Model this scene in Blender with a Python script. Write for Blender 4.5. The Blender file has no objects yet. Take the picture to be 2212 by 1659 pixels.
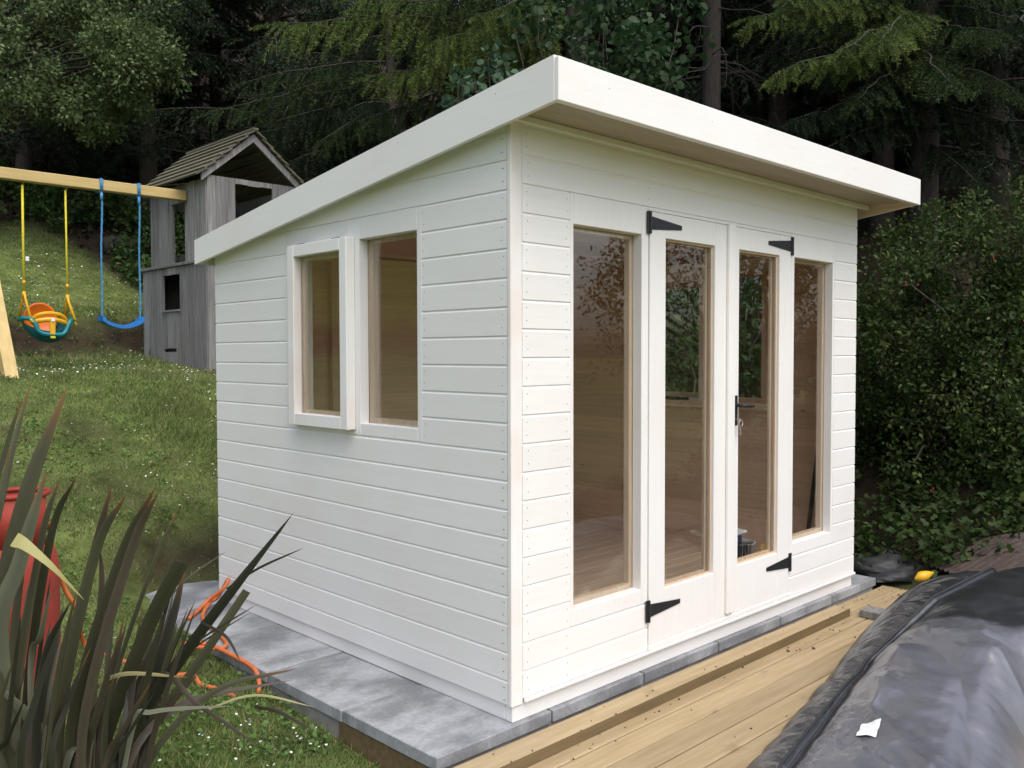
import bpy, math, random
import numpy as np
from mathutils import Vector, Matrix, Euler

random.seed(7)
rng = np.random.default_rng(11)
SC = bpy.context.scene
COL = SC.collection
R = math.radians

# ------------------------------------------------------------------ camera
CAM_POS = np.array([-2.37882, -2.44403, 1.44017])
FPX = 1922.04            # focal length in pixels of a 2212 px wide picture
PW, PH = 2212.0, 1659.0
_y, _p, _r = R(44.2886), R(-1.9265), R(-0.1231)
FWD = np.array([math.sin(_y)*math.cos(_p), math.cos(_y)*math.cos(_p), math.sin(_p)])
_r0 = np.array([math.cos(_y), -math.sin(_y), 0.0]); _u0 = np.cross(_r0, FWD)
RGT = math.cos(_r)*_r0 + math.sin(_r)*_u0
UPV = -math.sin(_r)*_r0 + math.cos(_r)*_u0
cam = bpy.data.cameras.new('camera')
cam.sensor_width = 36.0
cam.lens = 36.0*FPX/PW
cam.clip_start = 0.05
cam.clip_end = 900
camo = bpy.data.objects.new('camera', cam)
COL.objects.link(camo)
camo.matrix_world = Matrix([[RGT[i], UPV[i], -FWD[i], CAM_POS[i]] for i in range(3)] + [[0, 0, 0, 1]])
SC.camera = camo

# ------------------------------------------------------------------ sky, sun, exposure (overcast)
SUN_AZ, SUN_EL = 192.0, 58.0
w = bpy.data.worlds.new('World'); SC.world = w; w.use_nodes = True
nt = w.node_tree; nt.nodes.clear()
sky = nt.nodes.new('ShaderNodeTexSky'); sky.sky_type = 'NISHITA'; sky.sun_disc = False
sky.sun_elevation = R(SUN_EL); sky.sun_rotation = R(SUN_AZ)
sky.air_density = 1.0; sky.dust_density = 3.5; sky.ozone_density = 1.0
hsv = nt.nodes.new('ShaderNodeHueSaturation'); hsv.inputs['Saturation'].default_value = 0.68
tc = nt.nodes.new('ShaderNodeTexCoord'); mp = nt.nodes.new('ShaderNodeMapping')
mp.inputs['Scale'].default_value = (1.5, 1.5, 5.0)
cl = nt.nodes.new('ShaderNodeTexNoise'); cl.inputs['Scale'].default_value = 1.6; cl.inputs['Detail'].default_value = 6
mr = nt.nodes.new('ShaderNodeMapRange'); mr.inputs[1].default_value = 0.3; mr.inputs[2].default_value = 0.7
mr.inputs[3].default_value = 0.75; mr.inputs[4].default_value = 1.25
mul = nt.nodes.new('ShaderNodeVectorMath'); mul.operation = 'SCALE'
bg = nt.nodes.new('ShaderNodeBackground'); bg.inputs['Strength'].default_value = 0.15
wo = nt.nodes.new('ShaderNodeOutputWorld')
L = nt.links.new
L(tc.outputs['Generated'], mp.inputs[0]); L(mp.outputs[0], cl.inputs['Vector']); L(cl.outputs['Fac'], mr.inputs[0])
L(sky.outputs[0], hsv.inputs['Color']); L(hsv.outputs[0], mul.inputs[0]); L(mr.outputs[0], mul.inputs['Scale'])
L(mul.outputs[0], bg.inputs['Color']); L(bg.outputs[0], wo.inputs[0])
sl = bpy.data.lights.new('sun', 'SUN'); sl.energy = 0.9; sl.angle = R(60); sl.color = (1.0, 0.94, 0.87)
so = bpy.data.objects.new('sun', sl); COL.objects.link(so)
so.rotation_euler = Euler((R(90-SUN_EL), 0, R(180-SUN_AZ)), 'XYZ')
SC.view_settings.view_transform = 'Standard'; SC.view_settings.look = 'None'
SC.view_settings.exposure = 0.72; SC.view_settings.gamma = 1.0
SC.cycles.use_denoising = True
SC.cycles.max_bounces = 12; SC.cycles.diffuse_bounces = 8; SC.cycles.transparent_max_bounces = 16
SC.cycles.caustics_reflective = False; SC.cycles.caustics_refractive = False

# ------------------------------------------------------------------ pixel helpers
def ray(u, v):
    return FWD + (u-PW/2)/FPX*RGT - (v-PH/2)/FPX*UPV
def hit(u, v, ax, val):
    d = ray(u, v); t = (val-CAM_POS[ax])/d[ax]
    return CAM_POS + t*d
def dep(u, v, depth):
    return CAM_POS + ray(u, v)*depth

# ------------------------------------------------------------------ material helpers
def new_mat(name):
    m = bpy.data.materials.new(name); m.use_nodes = True
    n = m.node_tree; n.nodes.clear()
    o = n.nodes.new('ShaderNodeOutputMaterial'); b = n.nodes.new('ShaderNodeBsdfPrincipled')
    n.links.new(b.outputs[0], o.inputs[0])
    return m, n, b
def noise(n, scale, stretch=(1, 1, 1), detail=4, coord='Object', rough=0.55, off=None):
    t = n.nodes.new('ShaderNodeTexCoord'); mpn = n.nodes.new('ShaderNodeMapping')
    mpn.inputs['Scale'].default_value = stretch
    if off is not None: n.links.new(off, mpn.inputs['Location'])
    x = n.nodes.new('ShaderNodeTexNoise'); x.inputs['Scale'].default_value = scale
    x.inputs['Detail'].default_value = detail; x.inputs['Roughness'].default_value = rough
    n.links.new(t.outputs[coord], mpn.inputs[0]); n.links.new(mpn.outputs[0], x.inputs['Vector'])
    return x
def ramp(n, src, stops):
    r = n.nodes.new('ShaderNodeValToRGB')
    e = r.color_ramp.elements
    while len(e) < len(stops): e.new(0.5)
    for i, (p, c) in enumerate(stops):
        e[i].position = p; e[i].color = (*c, 1) if len(c) == 3 else c
    n.links.new(src, r.inputs[0])
    return r
def mixc(n, a, b, fac, mode='MIX'):
    x = n.nodes.new('ShaderNodeMix'); x.data_type = 'RGBA'; x.blend_type = mode
    for s, v in ((6, a), (7, b)):
        if isinstance(v, tuple): x.inputs[s].default_value = (*v, 1)
        else: n.links.new(v, x.inputs[s])
    if isinstance(fac, (int, float)): x.inputs[0].default_value = fac
    else: n.links.new(fac, x.inputs[0])
    return x.outputs[2]
def bump(n, b, src, strength, dist):
    x = n.nodes.new('ShaderNodeBump'); x.inputs['Strength'].default_value = strength
    x.inputs['Distance'].default_value = dist
    n.links.new(src, x.inputs['Height']); n.links.new(x.outputs[0], b.inputs['Normal'])
def plain(name, col, rough=0.5, var=0.15, scale=8, metal=0.0, bmp=0.0, stretch=(1, 1, 1), spec=0.5):
    m, n, b = new_mat(name)
    x = noise(n, scale, stretch)
    lo = tuple(c*(1-var) for c in col); hi = tuple(min(1, c*(1+var)) for c in col)
    r = ramp(n, x.outputs['Fac'], [(0.3, lo), (0.7, hi)])
    n.links.new(r.outputs[0], b.inputs['Base Color'])
    b.inputs['Roughness'].default_value = rough; b.inputs['Metallic'].default_value = metal
    b.inputs['Specular IOR Level'].default_value = spec
    if bmp: bump(n, b, x.outputs['Fac'], bmp, 0.01)
    return m
def objrand(n, lo, hi):
    oi = n.nodes.new('ShaderNodeObjectInfo'); m_ = n.nodes.new('ShaderNodeMapRange')
    m_.inputs[3].default_value = lo; m_.inputs[4].default_value = hi
    n.links.new(oi.outputs['Random'], m_.inputs[0]); return m_.outputs[0], oi
def wood(name, c_lo, c_hi, stretch, scale=6, rough=0.65, bri=(0.9, 1.1), knots=None, bmp=0.15, dirt=None):
    m, n, b = new_mat(name)
    rv, oi = objrand(n, bri[0], bri[1])
    cmb = n.nodes.new('ShaderNodeVectorMath'); cmb.operation = 'SCALE'
    cmb.inputs[0].default_value = (17.3, 11.1, 23.7); n.links.new(oi.outputs['Random'], cmb.inputs['Scale'])
    x = noise(n, scale, stretch, 6, off=cmb.outputs[0])
    r = ramp(n, x.outputs['Fac'], [(0.25, c_lo), (0.75, c_hi)])
    c = r.outputs[0]
    if knots:
        k = noise(n, knots[0], tuple(0.35+0.65*min(1, s/4) for s in stretch), 2, off=cmb.outputs[0])
        kr = ramp(n, k.outputs['Fac'], [(knots[1], (0, 0, 0)), (knots[1]+0.06, (1, 1, 1))])
        c = mixc(n, c, knots[2], kr.outputs[0])
    if dirt:
        d = noise(n, dirt[0], (1, 1, 1), 5)
        dr = ramp(n, d.outputs['Fac'], [(dirt[1], (0, 0, 0)), (dirt[1]+0.15, (1, 1, 1))])
        c = mixc(n, c, dirt[2], dr.outputs[0])
    sc_ = n.nodes.new('ShaderNodeVectorMath'); sc_.operation = 'SCALE'
    n.links.new(c, sc_.inputs[0]); n.links.new(rv, sc_.inputs['Scale'])
    n.links.new(sc_.outputs[0], b.inputs['Base Color'])
    b.inputs['Roughness'].default_value = rough
    bump(n, b, x.outputs['Fac'], bmp, 0.004)
    return m
def paint(name, stretch, thin=0.0):
    m, n, b = new_mat(name)
    rv, oi = objrand(n, 0.965, 1.02)
    cmb = n.nodes.new('ShaderNodeVectorMath'); cmb.operation = 'SCALE'
    cmb.inputs[0].default_value = (7.3, 11.1, 3.7); n.links.new(oi.outputs['Random'], cmb.inputs['Scale'])
    g = noise(n, 7, stretch, 6, off=cmb.outputs[0])
    r = ramp(n, g.outputs['Fac'], [(0.15, (0.79, 0.765, 0.73)), (0.42, (0.82, 0.81, 0.79)), (0.8, (0.84, 0.835, 0.82))])
    p = noise(n, 2.2, (1, 1, 1), 3)
    pr = ramp(n, p.outputs['Fac'], [(0.42, (1, 1, 1)), (0.75, (0.98-.06*thin, 0.955-.16*thin, 0.94-.19*thin))])
    c = mixc(n, r.outputs[0], pr.outputs[0], 1.0, 'MULTIPLY')
    sc_ = n.nodes.new('ShaderNodeVectorMath'); sc_.operation = 'SCALE'
    n.links.new(c, sc_.inputs[0]); n.links.new(rv, sc_.inputs['Scale'])
    n.links.new(sc_.outputs[0], b.inputs['Base Color'])
    b.inputs['Roughness'].default_value = 0.5
    f = noise(n, 30, stretch, 4)
    bump(n, b, f.outputs['Fac'], 0.06, 0.002)
    return m
def leafmat(name, rough=0.5, trans=0.25, spec=0.4):
    m, n, b = new_mat(name)
    a = n.nodes.new('ShaderNodeVertexColor'); a.layer_name = 'Col'
    x = noise(n, 3.0)
    rr = ramp(n, x.outputs['Fac'], [(0.3, (0.8, 0.8, 0.8)), (0.7, (1.15, 1.15, 1.15))])
    c = mixc(n, a.outputs['Color'], rr.outputs[0], 1.0, 'MULTIPLY')
    n.links.new(c, b.inputs['Base Color']); b.inputs['Roughness'].default_value = rough
    b.inputs['Specular IOR Level'].default_value = spec
    if trans:
        t = n.nodes.new('ShaderNodeBsdfTranslucent'); n.links.new(c, t.inputs[0])
        mx = n.nodes.new('ShaderNodeMixShader'); mx.inputs[0].default_value = trans
        o = [q for q in n.nodes if q.type == 'OUTPUT_MATERIAL'][0]
        n.links.new(b.outputs[0], mx.inputs[1]); n.links.new(t.outputs[0], mx.inputs[2]); n.links.new(mx.outputs[0], o.inputs[0])
    return m

M = {}
M['paint_x'] = paint('white_paint_x', (0.6, 9, 9))
M['paint_y'] = paint('white_paint_y', (9, 0.6, 9))
M['paint_z'] = paint('white_paint_z', (9, 9, 0.6))
M['paint_thin'] = paint('thin_white_paint', (9, 9, 0.6), 1.0)
M['pine_x'] = wood('pine_x', (0.60, 0.445, 0.315), (0.745, 0.595, 0.455), (0.5, 8, 8), knots=(16, 0.735, (0.22, 0.12, 0.06)))
M['pine_y'] = wood('pine_y', (0.60, 0.445, 0.315), (0.745, 0.595, 0.455), (8, 0.5, 8), knots=(16, 0.735, (0.22, 0.12, 0.06)))
M['pine_z'] = wood('pine_z', (0.52, 0.37, 0.24), (0.68, 0.53, 0.38), (8, 8, 0.5))
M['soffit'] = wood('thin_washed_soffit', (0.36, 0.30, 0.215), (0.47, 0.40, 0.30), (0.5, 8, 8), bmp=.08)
M['deck'] = wood('deck_timber', (0.29, 0.21, 0.110), (0.43, 0.335, 0.195), (0.5, 7, 7), scale=5, rough=0.6, bri=(0.88, 1.1),
                 knots=(7, 0.70, (0.16, 0.085, 0.03)), dirt=(4, 0.62, (0.24, 0.18, 0.09)))
M['dark_timber'] = wood('dark_timber_edge', (0.10, 0.070, 0.032), (0.19, 0.135, 0.065), (0.5, 7, 7), scale=5, rough=0.7)  # darker brown than the deck timber
M['swingwood'] = wood('new_yellow_timber', (0.50, 0.36, 0.14), (0.66, 0.50, 0.23), (6, 6, 0.7), scale=4, knots=(5, 0.70, (0.25, 0.11, 0.04)))
M['beamwood'] = wood('new_yellow_timber_beam', (0.50, 0.36, 0.14), (0.64, 0.48, 0.21), (0.7, 6, 6), scale=4, knots=(5, 0.72, (0.30, 0.15, 0.06)))
M['greywood'] = wood('weathered_grey_timber', (0.12, 0.115, 0.11), (0.31, 0.305, 0.30), (11, 11, 0.7), scale=4, rough=0.85, bri=(0.75, 1.2), knots=(6, 0.68, (0.05, 0.04, 0.035)), bmp=0.4)
M['mosswood'] = wood('mossy_roof_timber', (0.07, 0.064, 0.040), (0.165, 0.152, 0.108), (9, 0.7, 9), scale=4, rough=0.9, bri=(0.75, 1.2), bmp=0.4)
M['slab'] = None
def slabmat():
    m, n, b = new_mat('concrete_slab')
    a = noise(n, 3.2, (1, 0.55, 1), 6, coord='Generated'); 
    t = n.nodes.new('ShaderNodeTexCoord')
    rv, oi = objrand(n, .88, 1.1)
    cmb = n.nodes.new('ShaderNodeVectorMath'); cmb.operation = 'SCALE'; cmb.inputs[0].default_value = (31.3, 17.1, 3.7); n.links.new(oi.outputs['Random'], cmb.inputs['Scale'])
    x = noise(n, 2.6, (1, 1.5, 1), 6, rough=0.62, off=cmb.outputs[0])
    r = ramp(n, x.outputs['Fac'], [(0.28, (0.15, 0.158, 0.168)), (0.45, (0.205, 0.214, 0.226)), (0.56, (0.33, 0.343, 0.36)), (0.72, (0.43, 0.445, 0.465))])
    f = noise(n, 60, (1, 1, 1), 3)
    fr = ramp(n, f.outputs['Fac'], [(0.3, (0.85, 0.85, 0.85)), (0.7, (1.08, 1.08, 1.08))])
    c = mixc(n, r.outputs[0], fr.outputs[0], 1.0, 'MULTIPLY')
    n.links.new(c, b.inputs['Base Color']); b.inputs['Roughness'].default_value = 0.75
    bump(n, b, f.outputs['Fac'], 0.2, 0.003)
    return m
M['slab'] = slabmat()
M['iron'] = plain('black_hinge_iron', (0.012, 0.013, 0.015), 0.45, 0.3, 20)
M['felt'] = plain('roof_felt', (0.03, 0.035, 0.03), 0.9)
M['red'] = plain('red_bottle_paint', (0.29, 0.042, 0.028), 0.6, 0.18, 9, bmp=0.05, spec=0.25)
M['brass'] = plain('brass', (0.4, 0.28, 0.1), 0.35, metal=0.9)
M['orange_hose'] = plain('orange_hose', (0.56, 0.15, 0.045), 0.5, 0.12, 14)
M['teal'] = plain('teal_plastic', (0.0, 0.17, 0.20), 0.35, 0.08)
M['teal_dark'] = plain('dark_teal_plastic', (0.0, 0.075, 0.09), 0.4, 0.08)
M['orange'] = plain('orange_plastic', (0.72, 0.16, 0.012), 0.4, 0.06)
M['yellow'] = plain('yellow_plastic', (0.72, 0.40, 0.012), 0.4, 0.06)
M['lime'] = plain('lime_rope', (0.62, 0.53, 0.03), 0.7, 0.15, 60)
M['blue_rope'] = plain('blue_rope', (0.055, 0.23, 0.44), 0.7, 0.3, 70)
M['blue_seat'] = plain('blue_plastic', (0.02, 0.17, 0.50), 0.4, 0.06)
M['white_pl'] = plain('white_plastic', (0.75, 0.75, 0.78), 0.5, 0.04)
M['keymetal'] = plain('key_metal', (0.6, 0.58, 0.52), 0.3, 0.1, metal=0.9)
M['tin'] = None
def tinmat():
    m, n, b = new_mat('drippy_paint_tin')
    x = noise(n, 5, (6, 6, 0.5), 4, coord='Object')
    r = ramp(n, x.outputs['Fac'], [(0.44, (0.02, 0.03, 0.035)), (0.52, (0.6, 0.6, 0.6))])
    n.links.new(r.outputs[0], b.inputs['Base Color']); b.inputs['Roughness'].default_value = 0.4
    return m
M['tin'] = tinmat()
M['navy'] = plain('navy_plastic', (0.015, 0.03, 0.16), 0.35)
M['dark_liquid'] = plain('dark_wood_preserver', (0.02, 0.022, 0.024), 0.25)
M['soil'] = plain('soil_crumb', (0.11, 0.075, 0.045), 0.95, 0.4, 40)
M['mat_brown'] = plain('brown_rubber_mat', (0.06, 0.042, 0.034), 0.85, 0.3, 30)
M['film'] = plain('glossy_black_film', (0.05, 0.052, 0.05), 0.16, 0.4, 12, bmp=.5)
M['black_pl'] = plain('black_plastic_sheet', (0.022, 0.023, 0.025), 0.6, 0.4, 10, bmp=1.0)
M['bark'] = wood('conifer_bark', (0.022, 0.018, 0.015), (0.062, 0.050, 0.042), (8, 8, 2), scale=4, rough=0.95, bmp=0.6)
M['twig'] = plain('dead_twig', (0.06, 0.048, 0.038), 0.9, 0.3, 5)
M['stone'] = plain('pale_stone', (0.30, 0.28, 0.27), 0.9, 0.3, 6, bmp=0.3)
M['needle'] = leafmat('conifer_needles', 0.55, 0.15, 0.3)
M['leaf'] = leafmat('broad_leaves', 0.6, 0.3, 0.22)
M['flax'] = leafmat('flax_leaf', 0.45, 0.12, 0.35)
M['grass'] = leafmat('grass_blades', 0.65, 0.4, 0.15)
M['petal'] = plain('daisy_petal', (0.75, 0.75, 0.72), 0.6, 0.05)
M['fuchsia'] = plain('fuchsia_petal', (0.34, 0.012, 0.03), 0.5, 0.2)
def groundmat():
    m, n, b = new_mat('ground_soil_and_grass')
    a = n.nodes.new('ShaderNodeVertexColor'); a.layer_name = 'Col'
    x = noise(n, 5, (1, 1, 1), 8); r = ramp(n, x.outputs['Fac'], [(0.3, (0.55, 0.55, 0.55)), (0.7, (1.35, 1.35, 1.35))])
    c = mixc(n, a.outputs['Color'], r.outputs[0], 1.0, 'MULTIPLY')
    n.links.new(c, b.inputs['Base Color']); b.inputs['Roughness'].default_value = 0.95
    b.inputs['Specular IOR Level'].default_value = 0.1
    y = noise(n, 25, (1, 1, 1), 6); bump(n, b, y.outputs['Fac'], 0.6, 0.03)
    return m
M['ground'] = groundmat()
def covermat():
    m, n, b = new_mat('black_vinyl_cover')
    a = n.nodes.new('ShaderNodeVertexColor'); a.layer_name = 'Col'
    x = noise(n, 2.5, (1, 1, 1), 6)
    r = ramp(n, x.outputs['Fac'], [(0.3, (0.7, 0.7, 0.7)), (0.7, (1.25, 1.25, 1.25))])
    c = mixc(n, a.outputs['Color'], r.outputs[0], 1.0, 'MULTIPLY')
    n.links.new(c, b.inputs['Base Color'])
    b.inputs['Roughness'].default_value = 0.27; b.inputs['Specular IOR Level'].default_value = 1.0; b.inputs['IOR'].default_value = 1.6
    y = noise(n, 6, (1.2, 0.9, 1), 4, rough=0.45); bump(n, b, y.outputs['Fac'], 0.3, 0.03)
    return m
M['cover'] = covermat()
def glassmat():
    m, n, b = new_mat('window_glass'); n.nodes.remove(b)
    o = [q for q in n.nodes if q.type == 'OUTPUT_MATERIAL'][0]
    t = n.nodes.new('ShaderNodeBsdfTransparent'); t.inputs[0].default_value = (0.98, 0.985, 0.98, 1)
    g = n.nodes.new('ShaderNodeBsdfGlossy'); g.inputs['Roughness'].default_value = 0.0
    lw_ = n.nodes.new('ShaderNodeLayerWeight'); pw = n.nodes.new('ShaderNodeMath'); pw.operation = 'POWER'; pw.inputs[1].default_value = 5.0
    f = n.nodes.new('ShaderNodeMath'); f.operation = 'MULTIPLY_ADD'; f.inputs[1].default_value = 0.93; f.inputs[2].default_value = 0.065
    lw_.inputs['Blend'].default_value = 0.5
    n.links.new(lw_.outputs['Facing'], pw.inputs[0]); n.links.new(pw.outputs[0], f.inputs[0])
    mx = n.nodes.new('ShaderNodeMixShader')
    n.links.new(f.outputs[0], mx.inputs[0]); n.links.new(t.outputs[0], mx.inputs[1]); n.links.new(g.outputs[0], mx.inputs[2])
    n.links.new(mx.outputs[0], o.inputs[0])
    return m
M['glass'] = glassmat()

# ------------------------------------------------------------------ mesh helpers
def nice(v):
    v = np.asarray(v, float); return v/ (np.linalg.norm(v)+1e-12)
class MB:
    def __init__(s): s.v = []; s.f = []; s.m = []
    def add(s, V, F, mi=0):
        b = len(s.v); s.v += [tuple(map(float, q)) for q in V]
        for i, f in enumerate(F):
            s.f.append(tuple(b+k for k in f)); s.m.append(mi if isinstance(mi, int) else mi[i])
    def box(s, x0, x1, y0, y1, z0, z1, mi=0, ch=0.0):
        if x1 < x0: x0, x1 = x1, x0
        if y1 < y0: y0, y1 = y1, y0
        if z1 < z0: z0, z1 = z1, z0
        if ch <= 0:
            V = [(x, y, z) for z in (z0, z1) for (x, y) in ((x0, y0), (x1, y0), (x1, y1), (x0, y1))]
            F = [(0, 3, 2, 1), (4, 5, 6, 7), (0, 1, 5, 4), (1, 2, 6, 5), (2, 3, 7, 6), (3, 0, 4, 7)]
            s.add(V, F, mi); return s
        c = ch; V = []
        xs = (x0, x1); ys = (y0, y1); zs = (z0, z1)
        idx = {}
        for i in (0, 1):
            for j in (0, 1):
                for k in (0, 1):
                    sx = 1 if i == 0 else -1; sy = 1 if j == 0 else -1; sz = 1 if k == 0 else -1
                    for a in range(3):
                        p = [xs[i]+sx*c, ys[j]+sy*c, zs[k]+sz*c]; p[a] = (xs, ys, zs)[a][(i, j, k)[a]]
                        idx[(i, j, k, a)] = len(V); V.append(tuple(p))
        F = []
        F += [(idx[0, 0, 0, 0], idx[0, 0, 1, 0], idx[0, 1, 1, 0], idx[0, 1, 0, 0]), (idx[1, 0, 0, 0], idx[1, 1, 0, 0], idx[1, 1, 1, 0], idx[1, 0, 1, 0])]
        F += [(idx[0, 0, 0, 1], idx[1, 0, 0, 1], idx[1, 0, 1, 1], idx[0, 0, 1, 1]), (idx[0, 1, 0, 1], idx[0, 1, 1, 1], idx[1, 1, 1, 1], idx[1, 1, 0, 1])]
        F += [(idx[0, 0, 0, 2], idx[0, 1, 0, 2], idx[1, 1, 0, 2], idx[1, 0, 0, 2]), (idx[0, 0, 1, 2], idx[1, 0, 1, 2], idx[1, 1, 1, 2], idx[0, 1, 1, 2])]
        for j in (0, 1):
            for k in (0, 1): F.append((idx[0, j, k, 1], idx[0, j, k, 2], idx[1, j, k, 2], idx[1, j, k, 1]))
        for i in (0, 1):
            for k in (0, 1): F.append((idx[i, 0, k, 0], idx[i, 0, k, 2], idx[i, 1, k, 2], idx[i, 1, k, 0]))
        for i in (0, 1):
            for j in (0, 1): F.append((idx[i, j, 0, 0], idx[i, j, 0, 1], idx[i, j, 1, 1], idx[i, j, 1, 0]))
        for i in (0, 1):
            for j in (0, 1):
                for k in (0, 1): F.append((idx[i, j, k, 0], idx[i, j, k, 1], idx[i, j, k, 2]))
        s.add(V, F, mi); return s
    def hexa(s, P, mi=0):      # 8 points: bottom 4 (ccw), top 4
        s.add(P, [(0, 3, 2, 1), (4, 5, 6, 7), (0, 1, 5, 4), (1, 2, 6, 5), (2, 3, 7, 6), (3, 0, 4, 7)], mi); return s
    def tube(s, pts, rad, n=8, mi=0, cap=True):
        P = [np.array(p, float) for p in pts]; k = len(P)
        rs = rad if isinstance(rad, (list, tuple, np.ndarray)) else [rad]*k
        V = []; F = []
        prev = None
        for i in range(k):
            t = nice(P[min(i+1, k-1)]-P[max(i-1, 0)])
            if prev is None:
                a = np.array([0, 0, 1.0]) if abs(t[2]) < 0.9 else np.array([1.0, 0, 0])
                e1 = nice(np.cross(t, a))
            else: e1 = nice(prev - t*np.dot(prev, t))
            prev = e1; e2 = np.cross(t, e1)
            for j in range(n):
                q = 2*math.pi*j/n; V.append(P[i]+rs[i]*(math.cos(q)*e1+math.sin(q)*e2))
        for i in range(k-1):
            for j in range(n): F.append((i*n+j, i*n+(j+1) % n, (i+1)*n+(j+1) % n, (i+1)*n+j))
        if cap: F.append(tuple(range(n-1, -1, -1))); F.append(tuple((k-1)*n+j for j in range(n)))
        s.add(V, F, mi); return s
    def lathe(s, prof, c=(0, 0, 0), n=24, mi=0, a0=0.0, a1=2*math.pi):
        full = abs(a1-a0-2*math.pi) < 1e-6; k = n if full else n+1
        V = []; F = []
        for r_, z_ in prof:
            for j in range(k):
                q = a0+(a1-a0)*j/n; V.append((c[0]+r_*math.cos(q), c[1]+r_*math.sin(q), c[2]+z_))
        for i in range(len(prof)-1):
            for j in range(n):
                a = i*k+j; b = i*k+(j+1) % k
                F.append((a, b, b+k, a+k))
        s.add(V, F, mi); return s
    def build(s, name, mats, parent=None, smooth=False, loc=None):
        me = bpy.data.meshes.new(name); me.from_pydata(s.v, [], s.f)
        if not isinstance(mats, (list, tuple)): mats = [mats]
        for q in mats: me.materials.append(M[q] if isinstance(q, str) else q)
        me.polygons.foreach_set('material_index', s.m)
        if smooth: me.polygons.foreach_set('use_smooth', [True]*len(s.f))
        me.validate(); me.update()
        o = bpy.data.objects.new(name, me); COL.objects.link(o)
        if loc is not None: o.location = loc
        if parent is not None: o.parent = parent
        return o
def bigmesh(name, V, F, mat, col=None, parent=None, smooth=False):
    V = np.ascontiguousarray(V, np.float32); F = np.ascontiguousarray(F, np.int32); n = F.shape[1]
    me = bpy.data.meshes.new(name)
    me.vertices.add(len(V)); me.vertices.foreach_set('co', V.ravel())
    me.loops.add(F.size); me.loops.foreach_set('vertex_index', F.ravel())
    me.polygons.add(len(F)); me.polygons.foreach_set('loop_start', np.arange(len(F), dtype=np.int32)*n)
    me.polygons.foreach_set('loop_total', np.full(len(F), n, np.int32))
    if smooth: me.polygons.foreach_set('use_smooth', np.ones(len(F), bool))
    if col is not None:
        a = me.color_attributes.new('Col', 'FLOAT_COLOR', 'POINT')
        c = np.ones((len(V), 4), np.float32); c[:, :3] = col; a.data.foreach_set('color', c.ravel())
    me.materials.append(M[mat] if isinstance(mat, str) else mat)
    me.update(calc_edges=True); me.validate()
    o = bpy.data.objects.new(name, me); COL.objects.link(o)
    if parent is not None: o.parent = parent
    return o
def thing(name, label, cat, loc=(0, 0, 0), group=None, rz=0.0):
    o = bpy.data.objects.new(name, None); COL.objects.link(o); o.empty_display_size = 0.1
    o.location = loc; o.rotation_euler = (0, 0, rz)
    o['label'] = label; o['category'] = cat
    if group: o['group'] = group
    return o
def tag(o, label, cat, group=None, kind=None):
    o['label'] = label; o['category'] = cat
    if group: o['group'] = group
    if kind: o['kind'] = kind
    return o
def stuff(o, label, cat):
    o['kind'] = 'stuff'; o['label'] = label; o['category'] = cat; return o
def struct(o, label=None):
    o['kind'] = 'structure'
    if label: o['label'] = label
    return o
def grp(name, parent):
    o = bpy.data.objects.new(name, None); COL.objects.link(o); o.parent = parent; o.empty_display_size = 0.05
    return o
def spline(pts, n=8):
    P = [np.array(p, float) for p in pts]; P = [2*P[0]-P[1]] + P + [2*P[-1]-P[-2]]
    out = []
    for i in range(1, len(P)-2):
        for t in np.linspace(0, 1, n, endpoint=False):
            a, b, c, d = P[i-1:i+3]
            out.append(0.5*((2*b)+(-a+c)*t+(2*a-5*b+4*c-d)*t*t+(-a+3*b-3*c+d)*t**3))
    out.append(P[-2]); return out
def frames(D, rg):
    """orthonormal frames with X along D (N,3)"""
    X = D/np.linalg.norm(D, axis=1, keepdims=True)
    a = rg.normal(size=X.shape); Y = np.cross(a, X); Y /= np.linalg.norm(Y, axis=1, keepdims=True)
    return X, Y, np.cross(X, Y)
def inst(Vt, Ft, O, X, Y, Z, S):
    """instances of a template mesh; returns verts, faces"""
    N = len(O); nv = len(Vt)
    S = np.asarray(S, float).reshape(N, -1)
    if S.shape[1] == 1: S = np.repeat(S, 3, 1)
    V = O[:, None, :]+(Vt[None, :, 0:1]*S[:, None, 0:1])*X[:, None, :]+(Vt[None, :, 1:2]*S[:, None, 1:2])*Y[:, None, :]+(Vt[None, :, 2:3]*S[:, None, 2:3])*Z[:, None, :]
    F = Ft[None]+(np.arange(N)*nv)[:, None, None]
    return V.reshape(-1, 3), F.reshape(-1, Ft.shape[1])
# smooth value noise
_G = np.random.default_rng(3).random((64, 64))
def vn(x, y):
    x = np.asarray(x, float); y = np.asarray(y, float)
    xi = np.floor(x).astype(int); yi = np.floor(y).astype(int); fx = x-xi; fy = y-yi
    fx = fx*fx*(3-2*fx); fy = fy*fy*(3-2*fy)
    g = lambda a, b: _G[a % 64, b % 64]
    return (g(xi, yi)*(1-fx)+g(xi+1, yi)*fx)*(1-fy)+(g(xi, yi+1)*(1-fx)+g(xi+1, yi+1)*fx)*fy
def fbm(x, y, o=4):
    s = 0; a = 0.5
    for k in range(o): s = s+a*vn(x*2**k+13*k, y*2**k+7*k); a *= 0.5
    return s

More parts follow.
